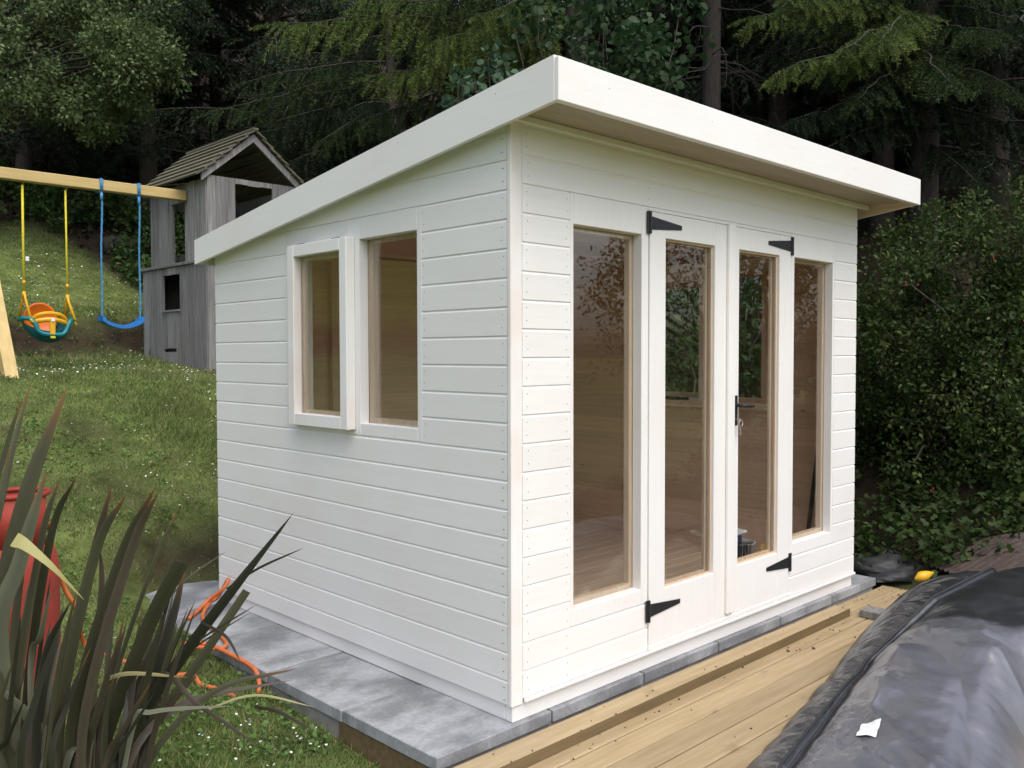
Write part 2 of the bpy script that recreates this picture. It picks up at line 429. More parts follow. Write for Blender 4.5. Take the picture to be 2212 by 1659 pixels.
# ------------------------------------------------------------------ terrain
_PY = np.array([-400, -5, -1.0, 0.3, 1.6, 2.3, 3.0, 3.5, 4.6, 5.7, 7.0, 7.65, 8.1, 9.0, 12.0, 13.5, 20, 34, 60, 400])
_PZ = np.array([-6.0, -.22, -.17, -.14, -.06, .02, .20, .40, .86, 1.27, 1.37, 1.44, 1.86, 2.14, 3.4, 4.1, 8.2, 17.5, 30, 60])
_QX = np.array([-400, 3.35, 3.7, 4.6, 6.0, 8.0, 12, 20, 40, 400])
_QZ = np.array([-9, -.25, .05, .35, 1.0, 2.0, 4.6, 10.5, 22, 60])
def H(x, y):
    x = np.asarray(x, float); y = np.asarray(y, float)
    a = np.interp(y, _PY, _PZ)
    # dug-out behind and beside the summerhouse
    dig = np.clip((x+1.0)/0.9, 0, 1); dig = dig*dig*(3-2*dig)
    a2 = np.interp(y, [-400, 2.6, 2.95, 3.4, 3.6, 400], [0, 0, 0, 1, 1, 1])
    a = np.where((y > 2.0) & (y < 3.6), a*(1-dig)+dig*(np.minimum(a, -0.02)*(1-a2)+np.maximum(a, .42)*a2), a)
    fade = np.clip((y-(-2))/4, 0, 1)
    q = np.interp(x, _QX, _QZ)
    q = q*np.clip((y+4)/3.0, 0, 1)+(-0.2)*(1-np.clip((y+4)/3.0, 0, 1))
    a = np.where(y < 2, np.interp(y, _PY, _PZ), a)
    z = np.maximum(a, q)
    z = np.where((x > 10) & (y < -1), np.minimum(z, 1.5), z)
    rough = 0.05*(fbm(x*1.6, y*1.6)-0.5)+0.35*(fbm(x*0.35, y*0.35)-0.5)*np.clip((np.hypot(x, y)-9)/8, 0, 1)
    lawn = np.clip((y-2.2)/1.5, 0, 1)
    z = z+rough*(0.35+0.65*lawn)
    bank = np.exp(-((y-7.85)/0.3)**2)+dig*np.exp(-((y-3.2)/0.35)**2)
    z = z+bank*0.22*(fbm(x*3, y*3)-0.5)
    # sunk under deck and building
    inside = (x > -0.33) & (x < 3.3) & (y > -3.6) & (y < 2.5)
    z = np.where(inside, np.minimum(z, -0.2), z)
    return z
def soilmask(x, y):
    bank = np.exp(-((y-7.85)/0.34)**2)*(0.55+0.9*fbm(x*2, y*2+5))
    dig = np.clip((x+0.6)/0.5, 0, 1)*np.exp(-((y-3.12)/0.24)**2)*.92
    edge = np.clip((y-(11.3+1.3*(fbm(x*0.8, 3.3+0*x)-0.5)))/0.8, 0, 1)
    edge2 = np.clip((y-8.3)/0.6, 0, 1)*np.clip((x-2.0)/0.5+0.4*(y-9.5), 0, 1)
    forest = np.clip((x-3.3)/0.3, 0, 1)*(y > -2.5)
    worn = np.clip((fbm(x*1.3+40, y*1.3)-0.56)*7, 0, 1)*0.55
    return np.clip(np.maximum.reduce([bank, dig, edge, edge2, forest, worn]), 0, 1)
xs = np.concatenate([np.array([-300, -150, -80, -45, -28, -18, -12, -9.0]), np.arange(-7, 9, 0.11), np.arange(9, 22, 0.5), np.array([24, 28, 34, 42, 60, 100, 180, 300.])])
ys = np.concatenate([np.array([-300, -150, -80, -45, -28, -18, -12, -9.0]), np.arange(-7, 15, 0.11), np.arange(15, 30, 0.5), np.array([32, 36, 42, 60, 100, 180, 300.])])
XX, YY = np.meshgrid(xs, ys, indexing='ij')
ZZ = H(XX, YY)
nx, ny = XX.shape
V = np.stack([XX.ravel(), YY.ravel(), ZZ.ravel()], 1)
I = np.arange(nx*ny).reshape(nx, ny)
F = np.stack([I[:-1, :-1].ravel(), I[1:, :-1].ravel(), I[1:, 1:].ravel(), I[:-1, 1:].ravel()], 1)
sm = soilmask(V[:, 0], V[:, 1])[:, None]
gcol = np.array([0.115, 0.15, 0.045])*(0.8+0.5*fbm(V[:, 0]*1.5, V[:, 1]*1.5))[:, None]
scol = np.array([0.036, 0.026, 0.018])*(0.7+0.7*fbm(V[:, 0]*2, V[:, 1]*2+9))[:, None]
ground = bigmesh('ground', V, F, 'ground', gcol*(1-sm)+scol*sm, smooth=True)
struct(ground, 'sloping garden ground of lawn, bare earth banks and woodland floor')

# ------------------------------------------------------------------ paving slabs and deck
paving = thing('paving', 'grey concrete slab base under the white summerhouse', 'paving')
del paving['category']; struct(paving)
SLX0, SLY0, SW = -0.395, -0.022, 0.608
for i in range(6):
    for j in range(5):
        if 1 <= i <= 4 and 1 <= j <= 3: continue
        mb = MB(); g = 0.005
        mb.box(-SW/2+g, SW/2-g, -SW/2+g, SW/2-g, -0.05, 0.0+0.0, 0, 0.003)
        mb.build('slab', 'slab', paving, loc=(SLX0+SW*(i+.5), SLY0+SW*(j+.5), -0.0015*((i*3+j*5) % 3)))
# thin mortar bed below the slabs
mb = MB().box(SLX0+.02, SLX0+6*SW-.02, SLY0+.02, SLY0+5*SW-.02, -0.19, -0.0505)
mb.build('slab_bed', 'stone', paving)

deck = thing('deck', 'yellow new timber deck in front of the summerhouse', 'deck')
del deck['category']; struct(deck)
DZ = -0.062
proto = None
for k in range(27):
    y1 = -0.026-k*0.125
    off = random.uniform(-.01, .01)
    mb = MB(); mb.box(-0.36, 3.32, y1-0.1185, y1, DZ-0.028, DZ-0.0006*(k % 3), 0, 0.004)
    mb.build('deck_board', 'deck', deck)
mb = MB().box(-0.385, -0.362, -3.45, 0.62, -0.21, -0.055, 0, 0.003); mb.build('rim_joist', 'dark_timber', deck)
mb = MB().box(3.322, 3.345, -3.4, -0.02, -0.3, -0.064); mb.build('rim_joist', 'dark_timber', deck)
for k in range(5):
    mb = MB().box(-.33+k*.9, -.29+k*.9, -3.4, -0.03, -0.22, DZ-0.0285); mb.build('joist', 'deck', deck)

mb = MB(); mb.hexa([(-0.75, -0.205, DZ+.001), (2.52, -0.185, DZ+.001), (2.52, -0.097, DZ+.001), (-0.75, -0.085, DZ+.001),
                    (-0.75, -0.205, -.016), (2.52, -0.185, -.016), (2.52, -0.097, -.016), (-0.75, -0.085, -.016)])
mb.m = [1, 0, 1, 1, 1, 1]  # sides and underside darker brown than the top
tag(mb.build('timber_plank', ['deck', 'dark_timber']), 'long loose yellow timber batten lying on the deck against the slabs', 'plank')

# ------------------------------------------------------------------ summerhouse
W_, D_ = 2.963, 2.454
PIT = 0.112
shed = thing('summerhouse', 'white painted timber summerhouse with sloping roof and glazed double doors', 'summerhouse')
def zroof(y): return 2.408-0.136*y
TH = 0.016
PROF = [(-TH, 0, 0), (0, 0, 0), (0, None, -0.013), (-.0025, None, -0.0085), (-.0045, None, -0.0055), (-.0045, None, 0), (-TH, None, 0)]
def board(parent, plane, out, a0, a1, z0, z1, top=None, mats=None, bot0=0.0):
    """shiplap board; plane 'x' or 'y' = wall normal axis, out=(pos, sign)"""
    st = [a0, a1]
    if top is not None:
        # clip by the roof line
        yc = (2.408-z1)/0.136; ye = (2.408-z0)/0.136
        if ye <= a0+.01: return None
        a1 = min(a1, ye-0.001); st = [a0, a1]
        if a0 < yc < a1: st = [a0, yc, a1]
    V = []; n = len(PROF)
    for a in st:
        zt = z1 if top is None else min(z1, top(a))
        for t, zz, dz in PROF:
            z = z0 if zz == 0 else max(z0, zt+dz)
            p = out[0]+out[1]*t
            V.append((p, a, z) if plane == 'x' else (a, p, z))
    F = []; mi = []
    for i in range(len(st)-1):
        for j in range(n):
            k = (j+1) % n
            F.append((i*n+j, i*n+k, (i+1)*n+k, (i+1)*n+j)); mi.append(1 if j == n-1 else 0)
    F.append(tuple(range(n))); mi.append(0)
    F.append(tuple((len(st)-1)*n+j for j in range(n-1, -1, -1))); mi.append(0)
    mb = MB(); mb.add(V, F, mi)
    return mb.build('board', mats, parent)
ZF, ZS = 0.1968, 0.1681
# ---- front wall
front = grp('front_wall', shed)
fm = ['paint_x', 'pine_x']
rows = [(0.088, ZF)] + [(ZF+PIT*k, ZF+PIT*(k+1)) for k in range(19)] + [(ZF+PIT*19, 2.405)]
DR0, DR1 = 0.868, 2.150      # door opening
for z0, z1 in rows:
    if z1 < ZF+.01:
        board(front, 'y', (0, -1), 0.0625, DR0-.004, z0, z1, None, fm); board(front, 'y', (0, -1), DR1+.004, W_, z0, z1, None, fm)
    elif z1 < 0.32:
        board(front, 'y', (0, -1), 0.0625, DR0-.004, z0, z1, None, fm); board(front, 'y', (0, -1), DR1+.004, W_, z0, z1, None, fm)
    elif z1 < 2.11:
        board(front, 'y', (0, -1), 0.0625, 0.3385, z0, z1, None, fm); board(front, 'y', (0, -1), 2.672, W_, z0, z1, None, fm)
    else:
        board(front, 'y', (0, -1), 0.0625, W_, z0, z1, None, fm)
def frame(name, parent, plane, a0, a1, z0, z1, oa0, oa1, oz0, oz1, p0, p1, mats, ch=0.002):
    mb = MB()
    def bx(A0, A1, Z0, Z1):
        if plane == 'y': mb.box(A0, A1, p0, p1, Z0, Z1, 0, ch)
        else: mb.box(p0, p1, A0, A1, Z0, Z1, 0, ch)
    e = 0.0008
    bx(a0, oa0, z0, z1); bx(oa1, a1, z0, z1)
    bx(oa0+e, oa1-e, oz1, z1); bx(oa0+e, oa1-e, z0, oz0)
    return mb.build(name, mats, parent)
def pane(parent, plane, a0, a1, z0, z1, p, t=0.003):
    mb = MB()
    if plane == 'y': mb.box(a0, a1, p, p+t, z0, z1)
    else: mb.box(p, p+t, a0, a1, z0, z1)
    return mb.build('pane', 'glass', parent)
ZB2, ZT2 = ZF+PIT+.0005, ZF+PIT*17-.0015
for (a0, a1, o0, o1) in ((0.3395, 0.8635, 0.360, 0.815), (2.1545, 2.671, 2.190, 2.648)):
    wf = frame('window_frame', front, 'y', a0, a1, ZB2, ZT2, o0, o1, 0.378, 1.972, 0.0, 0.05, 'paint_z')
    frame('bead', wf, 'y', o0-.01, o1+.01, .37, 1.98, o0+.022, o1-.022, .40, 1.952, 0.0525, 0.085, 'pine_z')
    pane(wf, 'y', o0+.001, o1-.001, .379, 1.971, 0.0475)
# header over the doors
mb = MB(); mb.box(0.865, 2.153, 0.0, 0.045, 2.083, ZT2, 0, .002); mb.build('header', 'paint_x', front)
mb = MB(); mb.box(0.003, W_-.003, 0.018, 0.060, 0.088, 0.125); mb.box(0.82, 0.866, .052, .09, .1, 2.3); mb.box(2.152, 2.19, .052, .09, .1, 2.3)
mb.box(0.02, W_-.02, 0.0525, .09, 2.105, 2.145); mb.build('stud_frame', 'pine_z', front)
mb = MB(); mb.box(0.866, 2.152, -0.010, 0.017, 0.0885, 0.1105, 0, .002); mb.build('threshold', 'paint_x', front)
# corner posts and sill strip
mb = MB(); mb.box(-0.0015, 0.061, -0.0018, 0.02, 0.066, 2.375, 0, .003); mb.build('corner_post', 'paint_thin', front)
mb = MB(); mb.box(0.0635, W_-.002, -0.014, 0.0, 0.072, 0.0875, 0, .003); mb.build('sill_strip', 'paint_x', front)
mb = MB(); mb.box(0.012, W_-.012, 0.008, 0.05, 0.0, 0.066, 0, .003); mb.build('bearer', 'paint_x', front)
mb = MB(); mb.box(-0.02, W_+.10, -0.030, -0.0025, 2.324, 2.3515, 0, .003); mb.build('eave_batten', 'paint_x', front)
# ---- doors
def door(a0, a1, g0, g1, name):
    z0, z1 = 0.112, 2.080
    d = frame('door', shed, 'y', a0, a1, z0, z1, g0, g1, 0.352, 1.968, -0.004, 0.038, 'paint_z', 0.0025)
    frame('bead', d, 'y', g0-.012, g1+.012, .34, 1.98, g0+.014, g1-.014, .366, 1.954, 0.0395, 0.058, 'pine_z')
    frame('glazing_bead', d, 'y', g0-.0, g1+.0, .352, 1.968, g0+.009, g1-.009, .361, 1.959, 0.012, 0.022, 'pine_z', 0.001)
    pane(d, 'y', g0+.001, g1-.001, .353, 1.967, 0.0245)
    return d
d1 = door(0.870, 1.5175, 0.990, 1.395, 'left'); d2 = door(1.5205, 2.148, 1.617, 2.022, 'right')
mb = MB(); mb.box(1.497, 1.556, -0.022, -0.0048, 0.128, 2.088, 0, .003); mb.build('meeting_strip', 'paint_z', d2)
def hinge(parent, x, zc, s, up):
    mb = MB(); yb = -0.0046
    xp0, xp1 = x-s*0.014, x+s*0.014
    mb.box(min(xp0, xp1), max(xp0, xp1), yb-.006, yb, zc-.05, zc+.05, 0, .0015)
    mb.tube([(x+s*.006, yb-.007, zc-.05), (x+s*.006, yb-.007, zc+.05)], .006, 8)
    t = 0.0035; xa, xb = x+s*.0145, x+s*.252
    P = []
    q = [(xa, zc-.030), (xb, zc-.010+up), (xb, zc+.010+up), (xa, zc+.030)]
    if s < 0: q = q[::-1]
    P = [(a, yb-t, b) for a, b in q]+[(a, yb-.0003, b) for a, b in q]
    mb.add(P, [(0, 1, 2, 3), (7, 6, 5, 4), (0, 4, 5, 1), (1, 5, 6, 2), (2, 6, 7, 3), (3, 7, 4, 0)])
    o = mb.build('hinge', 'iron', parent)
    return o
hinge(d1, 0.858, 2.028, 1, -0.002); hinge(d1, 0.856, 0.270, 1, 0.0)
hinge(d2, 2.152, 2.028, -1, -0.002); hinge(d2, 2.154, 0.282, -1, 0.0)
mb = MB(); mb.box(1.572, 1.602, -0.010, -0.0045, 1.075, 1.228, 0, .002)
mb.tube([(1.587, -.010, 1.178), (1.587, -.05, 1.178), (1.600, -.056, 1.176), (1.675, -.056, 1.172)], [.010, .009, .009, .0075], 10)
hd = mb.build('handle', 'iron', d2)
mb = MB(); mb.tube([(1.59, -.010, 1.105), (1.59, -.032, 1.104)], .006, 8)
ring = [(1.592+.016*math.cos(q), -.034, 1.088+.016*math.sin(q)) for q in np.linspace(0, 2*math.pi, 17)]
mb.tube(ring, .0022, 6); mb.box(1.582, 1.594, -.036, -.033, 1.028, 1.076)
mb.build('key_ring', 'keymetal', hd)
# ---- side walls (left x=0, right x=W_)
sm_ = ['paint_y', 'pine_y']
def side_wall(name, X, sgn):
    wl = grp(name, shed)
    o = (X, sgn)
    rws = [(0.072, ZS)] + [(ZS+PIT*k, ZS+PIT*(k+1)) for k in range(20)]
    y0w = 0.022
    for k, (z0, z1) in enumerate(rws):
        if 9 <= k <= 17:   # z from ZS+8*PIT to ZS+17*PIT
            board(wl, 'x', o, y0w, 0.5445, z0, z1, zroof, sm_); board(wl, 'x', o, 1.661, D_, z0, z1, zroof, sm_)
        else: board(wl, 'x', o, y0w, D_, z0, z1, zroof, sm_)
    zb, zt = ZS+PIT*8+.0005, ZS+PIT*17-.0015
    def pp(a, b): return (X+sgn*a, X+sgn*b)
    def fr(n_, par, y0, y1, z0, z1, oy0, oy1, oz0, oz1, a, b, m_, ch=.002):
        p0, p1 = sorted(pp(a, b)); return frame(n_, par, 'x', y0, y1, z0, z1, oy0, oy1, oz0, oz1, p0, p1, m_, ch)
    # fixed light
    f1 = fr('window_frame', wl, 0.5455, 1.030, zb, zt, 0.577, 1.005, 1.12, 1.972, 0.0, -0.05, 'paint_z')
    fr('bead', f1, 0.567, 1.015, 1.11, 1.98, 0.60, 0.972, 1.145, 1.95, -0.0525, -0.085, 'pine_z')
    p0, p1 = sorted(pp(-.0475, -.0505)); mb = MB(); mb.box(p0, p1, .578, 1.004, 1.121, 1.971); mb.build('pane', 'glass', f1)
    # casement surround in the wall
    f2 = fr('window_frame', wl, 1.031, 1.660, zb, zt, 1.085, 1.545, 1.13, 1.945, 0.0, -0.085, 'paint_z')
    # proud casement sash
    cs = fr('casement', wl, 1.040, 1.562, 1.088, 1.984, 1.098, 1.505, 1.147, 1.926, 0.050, 0.0015, 'paint_thin', .003)
    fr('bead', cs, 1.092, 1.511, 1.141, 1.932, 1.115, 1.480, 1.165, 1.905, -0.0005, -0.022, 'pine_z')
    p0, p1 = sorted(pp(.006, .009)); mb = MB(); mb.box(p0, p1, 1.099, 1.504, 1.148, 1.925); mb.build('pane', 'glass', cs)
    for yy in (1.13, 1.44):
        mb = MB(); p0, p1 = sorted(pp(.012, .030)); mb.box(p0, p1, yy, yy+.06, 1.985, 1.991); mb.build('hinge', 'iron', cs)
    mb = MB(); p0, p1 = sorted(pp(-.09, -.10)); mb.box(p0, p1, 1.16, 1.46, 1.115, 1.135); mb.build('window_stay', 'iron', cs)
    # internal framing
    mb = MB(); q0, q1 = sorted(pp(-.0175, -.055)); q2, q3 = sorted(pp(-.0875, -.10))
    for yy in (0.505, 1.665, 2.36): mb.box(q0, q1, yy, yy+.04, .1, zroof(yy+.04)-.01)
    mb.box(q0, q1, .05, 2.4, .1, .135)
    q4, q5 = sorted(pp(-.087, -.105)); mb.box(q4, q5, .55, 1.66, 1.085, 1.112)
    mb.build('stud_frame', 'pine_y', wl)
    mb = MB(); q0, q1 = sorted(pp(-.0125, -.045)); mb.box(q0, q1, .052, D_-.004, 0, .0655, 0, .003); mb.build('bearer', 'paint_y', wl)
    return wl
lw = side_wall('side_wall', 0.0, -1); rw = side_wall('side_wall', W_, 1)
# ---- back wall
bw = grp('back_wall', shed)
for z0, z1 in [(0.072, ZS)] + [(ZS+PIT*k, ZS+PIT*(k+1)) for k in range(17)]:
    board(bw, 'y', (D_-.001, 1), 0.017, W_-.017, z0, min(z1, 2.07), None, fm)
mb = MB(); mb.box(0.06, W_-.06, D_-.06, D_-.02, 2.03, 2.07)
for xx in (.75, 1.48, 2.2): mb.box(xx, xx+.04, D_-.06, D_-.0175, .1, 2.03)
mb.build('stud_frame', 'pine_x', bw)
# ---- floor
fl = grp('floor', shed)
k = 0; y = 0.062
while y < D_-.12:
    mb = MB(); mb.box(0.058, W_-.058, y, y+0.1065, 0.086, 0.104-0.0004*(k % 2), 0, .0025); mb.build('floor_board', 'pine_x', fl); y += 0.109; k += 1
# ---- roof
roof = grp('roof', shed)
RX0, RX1, RY0, RY1 = -0.055, 3.085, -0.285, 2.535
def slopebox(mb, x0, x1, y0, y1, za, zb, zoff=0.0, mi=0):
    f = lambda y, dz: 2.408-0.136*y+dz
    mb.hexa([(x0, y0, f(y0, za)), (x1, y0, f(y0, za)), (x1, y1, f(y1, za)), (x0, y1, f(y1, za)),
             (x0, y0, f(y0, zb)), (x1, y0, f(y0, zb)), (x1, y1, f(y1, zb)), (x0, y1, f(y1, zb))], mi)
nb = 26; bw_ = (RY1-RY0)/nb
for k in range(nb):
    mb = MB(); slopebox(mb, RX0, RX1, RY0+k*bw_+.0007, RY0+(k+1)*bw_-.0007, 0.002, 0.018); mb.build('roof_board', 'pine_x', roof)
mb = MB(); slopebox(mb, RX0, RX1, RY0, RY1, 0.0185, 0.022); mb.build('roof_felt', 'felt', roof)
for yy in (0.75, 1.6):
    mb = MB(); slopebox(mb, .02, W_-.02, yy, yy+.045, -0.07, 0.0015); mb.build('purlin', 'pine_x', roof)
# fascias
mb = MB(); mb.box(-0.0745, 3.112, -0.318, -0.298, 2.325, 2.479, 0, .003); mb.build('fascia', 'paint_x', roof)
mb = MB(); mb.box(-0.052, 3.08, -0.297, -0.266, 2.334, 2.3515, 0, .002); mb.build('fascia_batten', 'paint_x', roof)
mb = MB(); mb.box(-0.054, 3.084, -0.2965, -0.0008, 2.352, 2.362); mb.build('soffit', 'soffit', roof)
for xa, xb, mm in ((-0.0775, -0.0575, ['paint_y', 'pine_y']), (3.088, 3.108, ['paint_y', 'pine_y'])):
    mb = MB(); y0, y1 = -0.297, 2.55
    mb.hexa([(xa, y0, 2.326), (xb, y0, 2.326), (xb, y1, 1.963), (xa, y1, 1.963), (xa, y0, 2.486), (xb, y0, 2.486), (xb, y1, 2.103), (xa, y1, 2.103)])
    if xa > 0: mb.m[5] = 1
    mb.build('fascia', mm, roof)
mb = MB(); mb.box(-.0565, 3.087, 2.53, 2.55, 1.965, 2.10); mb.build('fascia', 'paint_x', roof)
for x0, x1 in ((-.0565, -.017), (W_+.016, 3.0875)):
    mb = MB(); slopebox(mb, x0, x1, -0.26, 2.5, -0.055, 0.0015); mb.build('verge_batten', 'paint_y', roof)
# nail heads
mb = MB()
def nail(p, ax):
    r_ = .0022; d = .0006
    pts = [(math.cos(q)*r_, math.sin(q)*r_) for q in np.linspace(0, 2*math.pi, 6, endpoint=False)]
    if ax == 'x': mb.add([(p[0]-d, p[1]-a, p[2]+b) for a, b in pts], [tuple(range(6))])
    else: mb.add([(p[0]+a, p[1]-d, p[2]+b) for a, b in pts], [tuple(range(6))])
for k in range(20):
    z = ZF+PIT*(k-1)
    for xx in ((.09, .32) if k < 18 else (.09, .86, 2.2)):
        for dz in (.03, .08): nail((xx+random.uniform(-.006, .006), 0, z+dz), 'y')
    z = ZS+PIT*(k-1)
    for yy in (.045, .53 if 9 <= k <= 17 else .045):
        for dz in (.03, .08): nail((0, yy+random.uniform(-.006, .006), z+dz), 'x')
for k in range(5):
    nail((-.0777, .0+k*.6, 2.41-.13*k*.6), 'x'); nail((.2+k*.68, -.3182, 2.42), 'y')
nh = mb.build('nail_heads', 'iron', shed); nh['kind'] = 'stuff'

# ---- things inside the summerhouse
tin = thing('paint_tin', 'white paint tin streaked with dark drips standing on the summerhouse floor', 'paint tin', (2.28, 0.40, 0.104))
mb = MB(); mb.lathe([(0.0, 0.001), (.098, 0.001), (.10, .004), (.10, .205), (.104, .208), (.104, .214), (.098, .214), (.098, .19)], n=28); mb.build('body', 'tin', tin, True)
mb = MB(); mb.lathe([(0, .192), (.0975, .192)], n=28); mb.build('contents', 'dark_liquid', tin)
br = thing('paint_pad', 'blue and white painting pad resting on top of the paint tin', 'paint pad', (2.22, 0.40, 0.32))
mb = MB(); mb.box(-.07, .05, -.04, .04, 0, .045, 0, .012); mb.build('handle', 'navy', br)
mb = MB(); mb.box(-.03, .10, -.045, .045, .046, .068, 0, .008); mb.build('pad', 'white_pl', br)
mb = MB(); p0 = hit(1748, 1130, 0, 2.80); p1 = hit(1765, 985, 0, 2.86)
dd = (p1-p0)/(p1[2]-p0[2]); pa = p0+dd*(0.106-p0[2]); pb = p0+dd*(1.25-p0[2])
mb.tube([pa, pb], .013, 10); pole = mb.build('pole', 'iron')
tag(pole, 'slim black pole leaning against the inside wall of the summerhouse', 'pole')

# ------------------------------------------------------------------ black cover on the deck
UD = np.array([math.cos(R(11.9)), math.sin(R(11.9))]); VD = np.array([math.sin(R(11.9)), -math.cos(R(11.9))])
O0 = np.array([0.16, -0.842])
SU = [0, .9, 1.2, 1.76, 2.55, 2.86]; SVV = [.15, .17, .19, .38, .56, .60]
def vmax(u): return np.interp(u, [0, .9, 1.6, 2.86], [.80, .86, 1.05, 1.15])
def cov_h(u, v):
    ht = np.interp(u, [0, .15, .6, 1.5, 1.72, 2.5, 2.72, 2.86], [.0, .06, .12, .275, .315, .30, .20, -.055])
    hs = np.interp(u, [0, .15, 1.15, 1.76, 2.5, 2.72, 2.86], [.0, .045, .070, .275, .285, .17, -.055])
    sv = np.interp(u, SU, SVV); vm = vmax(u)
    a = np.clip(v/sv, 0, 1); skirt = -.058+(hs+.058)*np.sin(a*math.pi/2)**0.8
    crest = sv+.26
    b = np.clip((v-sv)/.26, 0, 1); topz = hs+(ht*1.12-hs)*np.sin(b*math.pi/2)
    z = np.where(v < sv, skirt, topz)
    e = np.clip((v-vm+.24)/.24, 0, 1); z = z-.05*np.clip((v-crest)/.5, 0, 1)**2; z = z*(1-e**2)+(-.058)*e**2
    near = np.clip((1.55-u)/.3, 0, 1)
    ridg = (v < sv)*(0.075*(fbm(u*11+v*3, v*3.2+7)-.47)+0.030*(fbm(u*27+v*6, v*6+3)-.47))*np.sin(np.clip(a, 0, 1)*math.pi*.93)**.6
    q1 = np.clip(b*1.5, 0, 1)
    fold = 0.022*np.abs(np.sin(v*9+u*3.2+3.5*fbm(u*1.6, v*2)))*near+0.010*np.sin(u*20+v*24+6*fbm(u*2.5, v*2.5))*np.exp(-((v-sv-.12)/.10)**2)
    wr = 0.045*(fbm(u*2.2+3, v*3.0)-.45)+fold+0.014*(fbm(u*9, v*9)-.45)
    crm = np.exp(-((u-.36)/.20)**2-((v-.27)/.075)**2)+.8*np.exp(-((u-1.45)/.16)**2-((v-.22)/.06)**2)+.35*near*np.exp(-((v-sv-.05)/.05)**2)
    wr = wr+crm*(.075*np.abs(fbm(u*11+2, v*11)-.47)-.012)*1.6
    rid = 1-np.abs(2*fbm(u*1.7+9, v*2.6+u*.8)-1)*2.2
    wr = wr+.020*np.clip(rid, 0, 1)**3*near
    z = z+ridg+wr*q1*(1-e**2)
    # piping seam: a pinched ridge with a groove beside it
    z = z+0.016*np.exp(-((v-sv)/.009)**2)-0.010*np.exp(-((v-sv-.028)/.018)**2)
    return np.maximum(z, -.0595)
us = np.linspace(0, 2.86, 420); vs = np.linspace(0, 1, 150)
UU, VV = np.meshgrid(us, vs, indexing='ij'); VV = VV*vmax(UU)
hem = 0.03*(fbm(UU*3, 0*UU+2)-.5)*np.clip(1-VV/.2, 0, 1)+0.012*np.sin(UU*30)*np.clip(1-VV/.1, 0, 1)
VV2 = VV-hem
PX = O0[0]+UU*UD[0]+VV2*VD[0]; PY = O0[1]+UU*UD[1]+VV2*VD[1]; PZ = cov_h(UU, VV)
Vc = np.stack([PX.ravel(), PY.ravel(), PZ.ravel()], 1); I = np.arange(Vc.shape[0]).reshape(UU.shape)
Fc = np.stack([I[:-1, :-1].ravel(), I[:-1, 1:].ravel(), I[1:, 1:].ravel(), I[1:, :-1].ravel()], 1)
cover = thing('garden_cover', 'crumpled shiny black vinyl cover draped over a low load on the deck', 'cover')
svv = np.interp(UU, SU, SVV)
painted_sheen = np.clip((1.50-UU+.30*(fbm(UU*2+1, VV*3)-.5)-.12*(VV < .4))/.05, 0, 1)*np.clip((VV-svv-.03)/.06, 0, 1)  # pale sheen painted into the colour of the cover's near part
skd = np.clip(1-VV/svv, 0, 1).ravel()[:, None] > 0
ccol = (np.where(skd, np.array([.030, .031, .035]), np.array([.026, .027, .031]))+painted_sheen.ravel()[:, None]*np.array([.075, .076, .088]))
cs_ = bigmesh('sheet', Vc, Fc, 'cover', ccol, parent=cover, smooth=True)
def covpt(u, v, dz=0.0):
    return np.array([O0[0]+u*UD[0]+v*VD[0], O0[1]+u*UD[1]+v*VD[1], float(cov_h(np.array(u), np.array(v)))+dz])
mb = MB(); sv_ = lambda u: float(np.interp(u, SU, SVV))
mb.tube([covpt(u, sv_(u), .002) for u in np.linspace(.05, 2.7, 120)], .007, 6); mb.build('piping', 'black_pl', cover, True)
mb = MB(); a_, b_ = 0.40, 0.335
cc = [covpt(a_+i*.018, b_+j*.016, .006+.004*math.sin(i*2+j)) for i in range(6) for j in range(5)]
mb.add(cc, [(i*5+j, i*5+j+1, (i+1)*5+j+1, (i+1)*5+j) for i in range(5) for j in range(4)]); mb.build('care_label', 'white_pl', cover)
def slabblob(name, c, rx, ry, rz, mat, seed, parent=None, n=14, m=24, flat=0.0):
    mb = MB(); V = []
    for i in range(n+1):
        for j in range(m):
            th = math.pi*0.5*i/n; ph = 2*math.pi*j/m
            k = 1+0.9*(float(fbm(np.array(math.cos(ph)*2.3+seed), np.array(math.sin(ph)*2.3+i*.35+seed)))-.45)
            V.append((c[0]+rx*k*math.cos(th)*math.cos(ph), c[1]+ry*k*math.cos(th)*math.sin(ph), c[2]+rz*k*math.sin(th)))
    F = [(i*m+j, i*m+(j+1) % m, (i+1)*m+(j+1) % m, (i+1)*m+j) for i in range(n) for j in range(m)]
    mb.add(V, F); return mb.build(name, mat, parent, True)
ym = covpt(2.66, .20, .085)
mb = MB(); 
ya = ym+np.array([-.06, .05, -.01])*0.7; yb = ym+np.array([.10, -.03, .03])*0.7
mb.tube([ya, ya*.7+yb*.3, ya*.4+yb*.6, yb], [.008, .032, .026, .004], 12); mb.build
tag(mb.build('garden_tool_grip', 'yellow', smooth=True), 'small bright yellow plastic scrap lying beside the black cover', 'scrap')
bl = slabblob('plastic_sack', (3.74, 0.10, -.06), .34, .24, .13, 'black_pl', 4.2)
tag(bl, 'slumped dark plastic sack at the edge of the ivy', 'sack')
mb = MB(); q = hit(1885, 1328, 2, -.05)
mb.box(q[0]-.06, q[0]+.06, q[1]-.07, q[1]+.05, DZ+.001, DZ+.045, 0, .004)
tag(mb.build('timber_offcut', 'greywood'), 'small dark timber offcut poking out from under the black cover', 'offcut')
